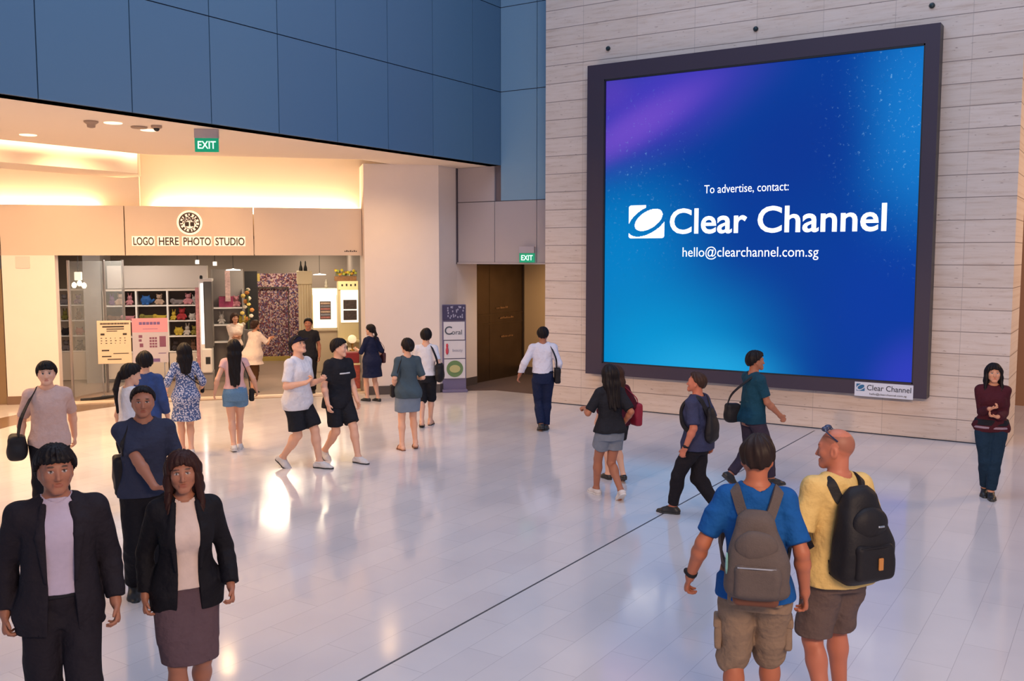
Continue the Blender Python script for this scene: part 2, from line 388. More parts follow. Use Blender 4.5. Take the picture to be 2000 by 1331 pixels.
# left pier and the wall beyond it
bm = BM(); prism(bm, [tuple(shp(s, d)[:2]) for s, d in ((-4.64, 0.0), (-3.66, 0.0), (-3.66, 0.32), (-4.64, 0.32))], 0.0, 3.02)
struct('wall_pier_left', bm, M_CREAM, label='cream pier left of the shop opening')
bm = BM(); prism(bm, [tuple(shp(s, d)[:2]) for s, d in ((-4.655, -0.015), (-3.645, -0.015), (-3.645, 0.33), (-4.655, 0.33))], 0.0, 0.17)
struct('baseboard_left', bm, M_BROWN)
bm = BM(); prism(bm, [tuple(shp(s, d)[:2]) for s, d in ((-11, 0.12), (-5.0, 0.12), (-5.0, 0.3), (-11, 0.3))], 0.0, 3.02)
struct('wall_golden', bm, mat('golden_wall', (0.62, 0.40, 0.18), 0.4), label='golden wall at the left edge')
# tall dark-framed glass door at the left edge
dr = BM()
prism(dr, [tuple(shp(s, d)[:2]) for s, d in ((-5.0, 0.02), (-4.66, 0.02), (-4.66, 0.1), (-5.0, 0.1))], 0, 2.75)
o = struct('door_1', dr, mat('door_bronze', (0.30, 0.19, 0.09), 0.3, metal=0.4), label='bronze framed door beside the left pier')
h = BM(); tube(h, [shp(-4.80, -0.03, 0.45), shp(-4.80, -0.03, 2.3)], 0.016, 8)
obj('door_handle', h, M_STEEL, o)
# right pier with its set back flank
pr = [shp(2.53, -0.43), (-12.68, 16.60, 0), (-12.78, 17.4, 0), (-12.80, 18.2, 0), (-14.6, 18.2, 0), shp(2.53, 0.6)]
bm = BM(); prism(bm, [tuple(q[:2]) for q in pr], 0.0, 4.965)
struct('wall_pier_right', bm, M_CREAM, label='broad cream pier right of the shop opening')
pr2 = [shp(2.515, -0.445), (-12.665, 16.59, 0), (-12.765, 17.4, 0), (-12.785, 18.19, 0), (-12.9, 18.19, 0), (-12.8, 16.65, 0), shp(2.515, -0.3)]
bm = BM(); prism(bm, [tuple(q[:2]) for q in pr2], 0.0, 0.19)
struct('baseboard_pier', bm, M_SKIRT)

# lift lobby
M_CARPET = mat('lobby_carpet', (0.10, 0.065, 0.06), 0.9, noise=0.2, nscale=40)
bm = BM(); prism(bm, [(-12.81, 16.73), (-11.85, 17.55), (-10.03, 17.53), (-10.03, 17.9), (-8, 17.9), (-8, 21.0), (-13.6, 21.0), (-13.6, 17.6)], -0.01, 0.004)
struct('floor.001', bm, M_CARPET, label='dark carpet of the lift lobby')
bm = BM(); bx(bm, -13.6, -7.8, 17.7, 21.2, 2.86, 3.0); struct('ceiling.003', bm, M_CREAM, label='lobby ceiling')
bm = BM(); bx(bm, -13.0, -7.8, 20.4, 20.6, 0, 2.86)
struct('wall_lobby', bm, mat('lobby_ochre_wall', (0.62, 0.45, 0.26), 0.6), label='ochre wall at the back of the lift lobby')
bm = BM(); bx(bm, -12.85, -7.8, 20.38, 20.41, 0, 0.2); struct('baseboard_lobby', bm, M_SKIRT)
bm = BM(); bx(bm, -14.6, -12.98, 18.2, 20.6, 0, 2.86); struct('wall_lobby_left', bm, M_CREAM)
M_BRONZE = mat('dark_bronze_lift', (0.13, 0.085, 0.05), 0.3, metal=0.75, noise=0.25, nscale=3)
bm = BM()
bx(bm, -12.98, -12.90, 18.22, 18.86, 0.0, 2.80); bx(bm, -12.98, -12.90, 18.875, 20.36, 0.0, 2.80)
bx(bm, -12.90, -12.885, 18.24, 20.34, 1.36, 1.40); bx(bm, -12.90, -12.885, 18.24, 20.34, 1.58, 1.62)
o = struct('door_2', bm, M_BRONZE, label='dark bronze lift door in the lobby')
fr = BM(); bx(fr, -12.99, -12.87, 18.18, 18.23, 0, 2.85); bx(fr, -12.99, -12.87, 20.35, 20.39, 0, 2.85); bx(fr, -12.99, -12.87, 18.18, 20.39, 2.79, 2.85)
obj('door_frame', fr, mat('door_frame_dark', (0.06, 0.04, 0.03), 0.4, metal=0.3), o)
for (y, z, w) in ((19.15, 1.73, 0.5), (19.3, 1.48, 0.62), (19.35, 1.02, 0.55)):     # faint engraved lines of writing
    k = BM()
    for q in range(9):
        bx(k, -12.884, -12.878, y + q * w / 9, y + q * w / 9 + w / 9 * random.uniform(.4, .8), z, z + random.uniform(.025, .05))
    obj('engraved_line', k, mat('engraving', (0.30, 0.15, 0.06), 0.5), o)
area('lobby_light', (-11.3, 19.2, 2.8), 0.8, 26, (1.0, 0.70, 0.38), look=(-11.3, 19.6, 0))

# ------------------------------------------------------------------ the big screen
def screen_material():
    m = bpy.data.materials.new('led_screen_picture'); m.use_nodes = True; nt = m.node_tree; n, l, b = nodes_of(m)
    b.inputs['Base Color'].default_value = (0.005, 0.005, 0.01, 1); b.inputs['Roughness'].default_value = 0.8; b.inputs['Specular IOR Level'].default_value = 0.0
    tc = n.new('ShaderNodeTexCoord'); cur = None
    base = n.new('ShaderNodeRGB'); base.outputs[0].default_value = (*srgb(4, 60, 152), 1); cur = base.outputs[0]
    def blob(cx, cz, rx, rz, ang, col, k, p=1.0):
        nonlocal cur
        mp = n.new('ShaderNodeMapping'); mp.vector_type = 'TEXTURE'
        mp.inputs['Location'].default_value = (cx, 0, cz); mp.inputs['Rotation'].default_value = (0, -math.radians(ang), 0); mp.inputs['Scale'].default_value = (rx, 10, rz)
        l.new(tc.outputs['Object'], mp.inputs['Vector'])
        g = n.new('ShaderNodeTexGradient'); g.gradient_type = 'SPHERICAL'; l.new(mp.outputs[0], g.inputs[0])
        s = n.new('ShaderNodeMapRange'); s.interpolation_type = 'SMOOTHERSTEP'; s.inputs['To Max'].default_value = k
        s.inputs['From Max'].default_value = p
        l.new(g.outputs['Fac'], s.inputs[0])
        mx = n.new('ShaderNodeMix'); mx.data_type = 'RGBA'; mx.inputs[7].default_value = (*srgb(*col), 1)
        l.new(s.outputs[0], mx.inputs[0]); l.new(cur, mx.inputs[6]); cur = mx.outputs[2]
    # object coordinates: x -2.84..2.84, z -2.70..2.70 about the centre of the picture
    blob(3.0, 1.6, 1.7, 3.6, 0, (18, 122, 205), 1.0)
    blob(-2.6, -0.6, 3.0, 2.4, 20, (0, 125, 196), 1.0)
    blob(-1.6, -2.6, 3.6, 2.6, 8, (0, 148, 210), 1.0)
    blob(-0.6, -2.9, 2.3, 1.1, 0, (32, 168, 225), 0.9)
    blob(2.6, -1.6, 1.9, 2.6, 20, (6, 58, 160), 1.0)
    blob(2.9, -2.7, 1.0, 1.3, -30, (50, 62, 190), 0.9)
    blob(-1.7, 2.2, 3.6, 1.5, 22, (72, 58, 190), 0.9)
    blob(-2.1, 1.75, 2.5, 0.60, 25, (112, 76, 200), 0.85)
    blob(-2.7, 2.45, 0.9, 0.7, 0, (92, 62, 185), 0.6)
    blob(0.9, 1.2, 1.9, 1.6, 30, (8, 52, 146), 0.75)
    # fine sparkles, thick on the right and at the left middle
    vo = n.new('ShaderNodeTexNoise'); vo.inputs['Scale'].default_value = 13; vo.inputs['Detail'].default_value = 5; vo.inputs['Roughness'].default_value = 0.75; l.new(tc.outputs['Object'], vo.inputs['Vector'])
    r = ramp(nt, [(0.60, (0, 0, 0)), (0.68, (1, 1, 1))]); l.new(vo.outputs['Fac'], r.inputs[0])
    mk = n.new('ShaderNodeMapping'); mk.vector_type = 'TEXTURE'; mk.inputs['Location'].default_value = (3.0, 0, 1.9); mk.inputs['Scale'].default_value = (1.9, 10, 3.2); l.new(tc.outputs['Object'], mk.inputs['Vector'])
    g2 = n.new('ShaderNodeTexGradient'); g2.gradient_type = 'SPHERICAL'; l.new(mk.outputs[0], g2.inputs[0])
    mk2 = n.new('ShaderNodeMapping'); mk2.vector_type = 'TEXTURE'; mk2.inputs['Location'].default_value = (-2.0, 0, 0.7); mk2.inputs['Scale'].default_value = (1.7, 10, 2.2); l.new(tc.outputs['Object'], mk2.inputs['Vector'])
    g3 = n.new('ShaderNodeTexGradient'); g3.gradient_type = 'SPHERICAL'; l.new(mk2.outputs[0], g3.inputs[0])
    a1 = n.new('ShaderNodeMath'); a1.operation = 'MULTIPLY'; a1.inputs[1].default_value = 0.45; l.new(g3.outputs['Fac'], a1.inputs[0])
    ad = n.new('ShaderNodeMath'); ad.operation = 'ADD'; l.new(g2.outputs['Fac'], ad.inputs[0]); l.new(a1.outputs[0], ad.inputs[1])
    mu = n.new('ShaderNodeMath'); mu.operation = 'MULTIPLY'; mu.use_clamp = True; l.new(ad.outputs[0], mu.inputs[0]); l.new(r.outputs[0], mu.inputs[1])
    mx = n.new('ShaderNodeMix'); mx.data_type = 'RGBA'; mx.inputs[7].default_value = (*srgb(130, 190, 240), 1)
    l.new(mu.outputs[0], mx.inputs[0]); l.new(cur, mx.inputs[6])
    l.new(mx.outputs[2], b.inputs['Emission Color']); b.inputs['Emission Strength'].default_value = 1.0
    return m
scr = thing('digital_billboard', 'giant LED screen in a dark frame on the stone wall showing a blue advert', 'screen', (-5.83, 16.69, 3.66))
W0, W1, Z0, Z1 = -3.10, 3.155, -2.96, 2.98        # outer edge relative to (-5.83, 3.66)
w0, w1, z0, z1 = -2.74, 2.94, -2.73, 2.69
M_FR1 = mat('frame_dark_blue', (0.06, 0.045, 0.068), 0.35, metal=0.2)
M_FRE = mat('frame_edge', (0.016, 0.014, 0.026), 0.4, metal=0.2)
fr = BM()
for x0_, x1_, za, zb in ((W0, w0, Z0, Z1), (w1, W1, Z0, Z1), (w0, w1, Z0, z0), (w0, w1, z1, Z1)):
    bx(fr, x0_, x1_, -0.28, 0, za, zb, mi=0)
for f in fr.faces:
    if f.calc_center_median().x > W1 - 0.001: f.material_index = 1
obj('frame', fr, [M_FR1, M_FRE], scr)
li = BM()
for x0_, x1_, za, zb in ((w0, w0 + .02, z0, z1), (w1 - .02, w1, z0, z1), (w0, w1, z0, z0 + .02), (w0, w1, z1 - .03, z1)): bx(li, x0_, x1_, -0.276, -0.05, za, zb)
obj('inner_lip', li, M_BLACK, scr)
dp = BM(); bx(dp, w0 + .02, w1 - .02, -0.225, -0.05, z0 + .02, z1 - .03)
disp = obj('display', dp, screen_material(), scr)
M_TXT = mat('white_pixels', (1, 1, 1), 0.5, emit=0.95)
def screen_text(s, x0_, x1_, z, size, bold=0.0, maxw=True, depth=0.004, spacing=1.0):
    me = text_mesh(s, size, depth, bold, 'CENTER', maxw=(x1_ - x0_) if maxw else None, spacing=spacing)
    link('lettering', me, M_TXT, disp, loc=((x0_ + x1_) / 2 + 5.83, -0.228, z - 3.66))
screen_text('To advertise, contact:', -6.54, -5.01, 4.135, 0.215, -0.001)
screen_text('Clear Channel', -7.20, -3.385, 3.425, 0.64, 0.010)
screen_text('hello@clearchannel.com.sg', -6.95, -4.48, 2.995, 0.25, -0.001)
def logo(parent, cx, cz, w, h, mw, mb, y=-0.228, inv=False):
    """rounded square crossed by a tilted ring round an ellipse"""
    N = 160
    k = BM()
    def ell(t, s): 
        a = math.radians(36); x = 0.50 * s * math.cos(t); z = 0.285 * s * math.sin(t)
        return (x * math.cos(a) - z * math.sin(a) + 0.06, x * math.sin(a) + z * math.cos(a) + 0.05)
    def inside(x, z):
        a = -math.radians(36); x -= 0.06; z -= 0.05
        return ((x * math.cos(a) - z * math.sin(a)) / 0.50) ** 2 + ((x * math.sin(a) + z * math.cos(a)) / 0.285) ** 2
    # raster of small quads merged row by row: fill outside the ring and inside the ellipse
    R = 64
    for j in range(R):
        z_ = (j + .5) / R - .5; run = None
        for i in range(R + 1):
            x_ = (i + .5) / R - .5
            cr = max(abs(x_) - .42, 0) ** 2 + max(abs(z_) - .42, 0) ** 2 < .08 ** 2
            e1 = inside(x_, z_); e2 = inside(x_ * 0.78 + 0.035, z_ * 0.78 + 0.028)
            on = i < R and cr and (e1 < 0.78 or (e2 > 1.0 and not (z_ > .3 and x_ > -.02)))
            if on and run is None: run = i
            if not on and run is not None:
                bx(k, cx + (run / R - .5) * w, cx + (i / R - .5) * w, y - .002, y + .002, cz + (j / R - .5) * h, cz + ((j + 1) / R - .5) * h); run = None
    obj('logo_mark', k, mw, parent)
logo(disp, -7.68 + 5.83, 3.65 - 3.66, 0.73, 0.62, M_TXT, None)
# small contact plate stuck on the lower right of the frame
pl = thing('contact_plate', 'small white contact plate on the lower right corner of the screen frame', 'sign', (-3.335, 16.41, 0.79))
k = BM(); bx(k, -0.46, 0.46, -0.012, 0.0, -0.118, 0.118); obj('plate', k, mat('plate_white', (0.66, 0.70, 0.80), 0.4), pl)
M_INK = mat('dark_ink', (0.02, 0.03, 0.06), 0.5)
link('lettering', text_mesh('Clear Channel', 0.13, 0.003, 0.0005, maxw=0.69), M_INK, pl, loc=(0.085, -0.014, -0.01))
link('lettering', text_mesh('hello@clearchannel.com.sg', 0.045, 0.003, 0, maxw=0.58), M_INK, pl, loc=(0.07, -0.014, -0.085))
logo(pl, -0.365, 0.03, 0.135, 0.12, mat('ink_blue', (0.02, 0.14, 0.30), 0.5), None, y=-0.014)

# ------------------------------------------------------------------ exit signs and ceiling fittings
def exit_sign(loc, rotz, word, label, w=0.34, h=0.2):
    t = thing('exit_sign', label, 'exit sign', loc, rotz, 'green exit signs')
    k = BM(); bx(k, -w / 2, w / 2, -0.05, 0.05, -0.14, 0.0, 0.006); obj('housing', k, mat('sign_housing', (0.42, 0.38, 0.42), 0.5), t)
    k = BM(); bx(k, -w / 2, w / 2, -0.02, 0.02, -0.14 - h, -0.135, 0.004)
    f = obj('sign_face', k, mat('sign_green', srgb(10, 150, 110), 0.4, emit=0.55), t)
    link('lettering', text_mesh(word, h * 0.78, 0.004, 0.002, maxw=w * 0.76), mat('sign_letter', (0.75, 1.0, 0.92), 0.4, emit=0.9), f, loc=(0, -0.023, -0.14 - h * 0.76))
    return t
exit_sign((-12.12, 9.97, 4.965), math.radians(38), 'EXIT', 'green illuminated exit sign hanging from the soffit over the gallery', 0.36, 0.21)
exit_sign((-10.85, 17.30, 3.21), math.radians(14), 'EXIT', 'green illuminated exit sign on the wall over the lift lobby', 0.34, 0.20)
M_FIT = mat('fitting_beige', (0.38, 0.27, 0.20), 0.5)
for (x, y, kind, lab) in ((-12.80, 8.46, 'speaker', 'beige round ceiling fitting farthest left on the soffit'), (-12.74, 9.22, 'plate', 'flat beige disc on the soffit between two ceiling fittings'),
                          (-12.42, 9.29, 'camera', 'small dome camera on the soffit just left of the exit sign')):
    k = BM()
    if kind == 'speaker':
        lathe(k, [(0.10, 0), (0.10, -0.02), (0.06, -0.05), (0.055, -0.09), (0.02, -0.10)], 20)
        nm = 'smoke_detector'
    elif kind == 'plate':
        lathe(k, [(0.12, 0), (0.12, -0.015), (0.11, -0.025)], 20); nm = 'ceiling_speaker'
    else:
        lathe(k, [(0.08, 0), (0.08, -0.03), (0.06, -0.04)], 20); nm = 'dome_camera'
    o = tag(obj(nm, k, M_FIT, smooth=False, loc=(x, y, 4.963)), lab, {'smoke_detector': 'smoke detector', 'ceiling_speaker': 'ceiling speaker', 'dome_camera': 'camera'}[nm])
    if kind == 'camera':
        k = BM(); lathe(k, [(0.045, -0.035), (0.042, -0.06), (0.025, -0.08), (0.004, -0.085)], 16); obj('dome', k, M_BLACK, o, smooth=True)
for (x, y, lab) in ((-15.10, 8.85, 'flush white downlight in the soffit nearest the light slot'), (-12.70, 8.75, 'flush white downlight in the soffit behind the smoke detector'), (-12.95, 9.55, 'flush white downlight in the soffit behind the dome camera')):
    k = BM(); lathe(k, [(0.13, 0), (0.13, -0.008), (0.11, -0.012)], 22)
    tag(obj('downlight', k, mat('downlight_white', (1, 0.85, 0.6), 0.4, emit=1.3), loc=(x, y, 4.964)), lab, 'ceiling light', 'soffit downlights')
# ------------------------------------------------------------------ rounded solids as distance fields, meshed by surface nets
def V(*a): return np.array(a, dtype=np.float64)
def unit(v):
    v = np.asarray(v, dtype=np.float64); n = np.linalg.norm(v); return v / (n if n > 1e-9 else 1)
class Field:
    def __init__(s, lo, hi, h):
        s.lo = np.array(lo, dtype=np.float64); s.h = h
        s.n = np.maximum(4, np.ceil((np.array(hi) - s.lo) / h).astype(int) + 1)
        s.D = np.full(s.n, 0.5, dtype=np.float32)
    def sub(s, lo, hi):
        a = np.clip(np.floor((np.array(lo) - s.lo) / s.h).astype(int), 0, s.n - 1)
        b = np.clip(np.ceil((np.array(hi) - s.lo) / s.h).astype(int) + 1, a + 1, s.n)
        sl = tuple(slice(a[i], b[i]) for i in range(3))
        ax = [(s.lo[i] + s.h * np.arange(a[i], b[i])).astype(np.float32) for i in range(3)]
        return sl, ax[0][:, None, None], ax[1][None, :, None], ax[2][None, None, :]
    def _mix(s, sl, d, k, mode):
        c = s.D[sl]
        if mode == 'add':
            hh = np.maximum(k - np.abs(c - d), 0) if k > 0 else 0
            s.D[sl] = np.minimum(c, d) - (hh * hh / (4 * k) if k > 0 else 0)
        elif mode == 'cut':
            d = -d
            hh = np.maximum(k - np.abs(c - d), 0) if k > 0 else 0
            s.D[sl] = np.maximum(c, d) + (hh * hh / (4 * k) if k > 0 else 0)
    def cone(s, a, b, ra, rb, k=0.02, sq=None, mode='add', clip=None):
        """limb from a to b; sq = (axis, factor) flattens it; clip = (point, normal) keeps the side the normal points away from"""
        a = np.asarray(a, float); b = np.asarray(b, float); R = max(ra, rb) + k + 2.5 * s.h
        if sq is not None and sq[1] < 1: R = max(ra, rb) / sq[1] + k + 2.5 * s.h
        sl, X, Y, Z = s.sub(np.minimum(a, b) - R, np.maximum(a, b) + R)
        ab = b - a; L = max(ab @ ab, 1e-9)
        px, py, pz = X - a[0], Y - a[1], Z - a[2]
        t = np.clip((px * ab[0] + py * ab[1] + pz * ab[2]) / L, 0, 1)
        qx, qy, qz = px - t * ab[0], py - t * ab[1], pz - t * ab[2]
        if sq is not None:
            n = unit(sq[0]); f = sq[1] - 1
            w = (qx * n[0] + qy * n[1] + qz * n[2]) * f
            qx = qx + w * n[0]; qy = qy + w * n[1]; qz = qz + w * n[2]
        d = np.sqrt(qx * qx + qy * qy + qz * qz) - (ra + (rb - ra) * t)
        if sq is not None and sq[1] > 1: d = d / (1 + (sq[1] - 1) * 0.6)
        if clip is not None:
            c, n = clip; d = np.maximum(d, (X - c[0]) * n[0] + (Y - c[1]) * n[1] + (Z - c[2]) * n[2])
        s._mix(sl, d.astype(np.float32), k, mode)
    def ball(s, c, r, k=0.02, mode='add'): s.ell(c, (r, r, r), None, k, mode)
    def ell(s, c, r, M=None, k=0.02, mode='add'):
        c = np.asarray(c, float); r = np.asarray(r, float); R = r.max() + k + 2.5 * s.h
        sl, X, Y, Z = s.sub(c - R, c + R)
        px, py, pz = X - c[0], Y - c[1], Z - c[2]
        if M is not None:
            ax = [M[0][i] * px + M[1][i] * py + M[2][i] * pz for i in range(3)]   # columns of M are the axes
        else: ax = [px, py, pz]
        k0 = np.sqrt(sum((ax[i] / r[i]) ** 2 for i in range(3))); k1 = np.sqrt(sum((ax[i] / r[i] ** 2) ** 2 for i in range(3)))
        d = k0 * (k0 - 1) / np.maximum(k1, 1e-6)
        s._mix(sl, d.astype(np.float32), k, mode)
    def box(s, c, half, M=None, rnd=0.01, k=0.005, mode='add'):
        c = np.asarray(c, float); half = np.asarray(half, float); R = np.linalg.norm(half) + rnd + k + 2.5 * s.h
        sl, X, Y, Z = s.sub(c - R, c + R)
        px, py, pz = X - c[0], Y - c[1], Z - c[2]
        if M is not None: ax = [M[0][i] * px + M[1][i] * py + M[2][i] * pz for i in range(3)]
        else: ax = [px, py, pz]
        q = [np.abs(ax[i]) - (half[i] - rnd) for i in range(3)]
        d = np.sqrt(sum(np.maximum(v, 0) ** 2 for v in q)) + np.minimum(np.maximum(np.maximum(q[0], q[1]), q[2]), 0) - rnd
        s._mix(sl, d.astype(np.float32), k, mode)
    def prof(s, rows, off=0.0, k=0.03, zlo=None, zhi=None, p=2.0, mode='add'):
        """stack of ovals: rows of (z, half width, half depth, x centre, y centre)"""
        rows = sorted(rows); z = np.array([r[0] for r in rows]); A = [np.array([r[i] for r in rows]) for i in range(1, 5)]
        lo = z[0] if zlo is None else zlo; hi = z[-1] if zhi is None else zhi
        m = k + 2.5 * s.h + off
        mx = A[0].max() + m; my = A[1].max() + m
        sl, X, Y, Z = s.sub((A[2].min() - mx, A[3].min() - my, lo - m), (A[2].max() + mx, A[3].max() + my, hi + m))
        zz = Z.ravel()
        def sm(v):     # smooth interpolation of the rows
            i = np.clip(np.searchsorted(z, zz) - 1, 0, len(z) - 2); t = np.clip((zz - z[i]) / (z[i + 1] - z[i]), 0, 1)
            g = np.gradient(v, z); dz = z[i + 1] - z[i]
            h00 = 2 * t ** 3 - 3 * t ** 2 + 1; h10 = t ** 3 - 2 * t ** 2 + t; h01 = -2 * t ** 3 + 3 * t ** 2; h11 = t ** 3 - t ** 2
            return (h00 * v[i] + h10 * dz * g[i] + h01 * v[i + 1] + h11 * dz * g[i + 1]).astype(np.float32)[None, None, :]
        a, b, cx, cy = (sm(v) for v in A); a = np.maximum(a + off, 0.01); b = np.maximum(b + off, 0.01)
        u = np.abs((X - cx) / a); v = np.abs((Y - cy) / b)
        r = (u ** p + v ** p) ** (1 / p) if p != 2.0 else np.sqrt(u * u + v * v)
        d = (r - 1) * np.minimum(a, b)
        dz = np.maximum(lo - Z, Z - hi)
        d = np.maximum(d, dz)
        s._mix(sl, np.broadcast_to(d, s.D[sl].shape).astype(np.float32), k, mode)
    def plane(s, c, n, k=0.0, mode='keepbelow'):
        """keep the side opposite the normal"""
        sl, X, Y, Z = s.sub(s.lo, s.lo + s.h * s.n)
        d = (X - c[0]) * n[0] + (Y - c[1]) * n[1] + (Z - c[2]) * n[2]
        s.D = np.maximum(s.D, d.astype(np.float32))
    def wrinkle(s, amp, freq=14, seed=0, vert=1.0):
        if amp <= 0: return
        rg = np.random.RandomState(seed); sl, X, Y, Z = s.sub(s.lo, s.lo + s.h * s.n)
        w = 0
        for i in range(5):
            f = rg.normal(0, 1, 3); f = f / np.linalg.norm(f) * freq * (0.7 + 0.5 * i); f[2] *= vert
            w = w + (np.abs(np.sin((X * f[0] + Y * f[1] + Z * f[2]) * .6 + rg.uniform(0, 6) + np.sin(Z * 9 + X * 7 + i) * .7)) - .6) / (1 + 0.3 * i)
        s.D = s.D + (w * amp * 1.5).astype(np.float32)
    def mesh(s, name, scale=1.0, M=None):
        D = s.D; n = D.shape
        D[0], D[-1], D[:, 0], D[:, -1], D[:, :, 0], D[:, :, -1] = [np.maximum(v, 1e-3) for v in (D[0], D[-1], D[:, 0], D[:, -1], D[:, :, 0], D[:, :, -1])]
        I = D < 0
        cnt = np.zeros(tuple(v - 1 for v in n), dtype=np.uint8)
        for i in (0, 1):
            for j in (0, 1):
                for k in (0, 1): cnt += I[i:n[0] - 1 + i, j:n[1] - 1 + j, k:n[2] - 1 + k]
        act = np.argwhere((cnt > 0) & (cnt < 8))
        if len(act) == 0: return bpy.data.meshes.new(name)
        idx = np.full(cnt.shape, -1, dtype=np.int32); idx[act[:, 0], act[:, 1], act[:, 2]] = np.arange(len(act))
        cs = [(i, j, k) for i in (0, 1) for j in (0, 1) for k in (0, 1)]
        val = np.stack([D[act[:, 0] + c[0], act[:, 1] + c[1], act[:, 2] + c[2]] for c in cs], 1)
        P = np.zeros((len(act), 3)); C = np.zeros(len(act))
        for a in range(8):
            for b in range(a + 1, 8):
                if sum(abs(cs[a][q] - cs[b][q]) for q in range(3)) != 1: continue
                va, vb = val[:, a], val[:, b]; m = (va < 0) != (vb < 0)
                t = va[m] / (va[m] - vb[m])
                P[m] += np.array(cs[a])[None] + t[:, None] * (np.array(cs[b]) - np.array(cs[a]))[None]; C[m] += 1
        vs = s.lo + (act + P / C[:, None]) * s.h
        quads = []
        for ax in range(3):
            o = [0, 0, 0]; o[ax] = 1
            A = I[:n[0] - o[0], :n[1] - o[1], :n[2] - o[2]]; B = I[o[0]:, o[1]:, o[2]:]
            e = np.argwhere(A != B)
            u, w = [(1, 2), (2, 0), (0, 1)][ax]
            ok = (e[:, u] > 0) & (e[:, w] > 0) & (e[:, u] < n[u] - 1) & (e[:, w] < n[w] - 1); e = e[ok]
            flip = A[e[:, 0], e[:, 1], e[:, 2]]
            def cid(du, dw):
                q = e.copy(); q[:, u] -= du; q[:, w] -= dw; return idx[q[:, 0], q[:, 1], q[:, 2]]
            q = np.stack([cid(1, 1), cid(0, 1), cid(0, 0), cid(1, 0)], 1)
            q[~flip] = q[~flip][:, ::-1]; quads.append(q)
        Q = np.concatenate(quads); Q = Q[(Q >= 0).all(1)]
        vs = vs * scale
        if M is not None: vs = vs @ np.array(M)[:3, :3].T + np.array(M)[:3, 3]
        me = bpy.data.meshes.new(name)
        me.vertices.add(len(vs)); me.vertices.foreach_set('co', vs.astype(np.float32).ravel())
        me.loops.add(len(Q) * 4); me.loops.foreach_set('vertex_index', Q.astype(np.int32).ravel())
        me.polygons.add(len(Q)); me.polygons.foreach_set('loop_start', np.arange(0, len(Q) * 4, 4, dtype=np.int32))
        me.polygons.foreach_set('use_smooth', np.ones(len(Q), dtype=bool))
        me.update(calc_edges=True)
        return me
# ------------------------------------------------------------------ people
SKIN = {'light': srgb(222, 172, 145), 'warm': srgb(205, 148, 118), 'tan': srgb(164, 108, 84), 'ruddy': srgb(186, 114, 90), 'bronze': srgb(174, 104, 76)}
def rot_axes(yaw, pitch, roll=0):
    """columns: right, forward, up; yaw turns to the person's left"""
    cy, sy, cp, sp, cr, sr = math.cos(yaw), math.sin(yaw), math.cos(pitch), math.sin(pitch), math.cos(roll), math.sin(roll)
    Rz = np.array([[cy, -sy, 0], [sy, cy, 0], [0, 0, 1]]); Rx = np.array([[1, 0, 0], [0, cp, -sp], [0, sp, cp]]); Ry = np.array([[cr, 0, sr], [0, 1, 0], [-sr, 0, cr]])
    return Rz @ Rx @ Ry
def ik(a, b, L1, L2, hint):
    d = b - a; L = np.linalg.norm(d)
    if L > (L1 + L2) * 0.999: b = a + d / L * (L1 + L2) * 0.999; d = b - a; L = np.linalg.norm(d)
    x = (L1 * L1 - L2 * L2 + L * L) / (2 * L); y = math.sqrt(max(L1 * L1 - x * x, 0)); u = d / L
    hv = np.asarray(hint, float); hv = unit(hv - u * (hv @ u))
    return a + u * x + hv * y, b
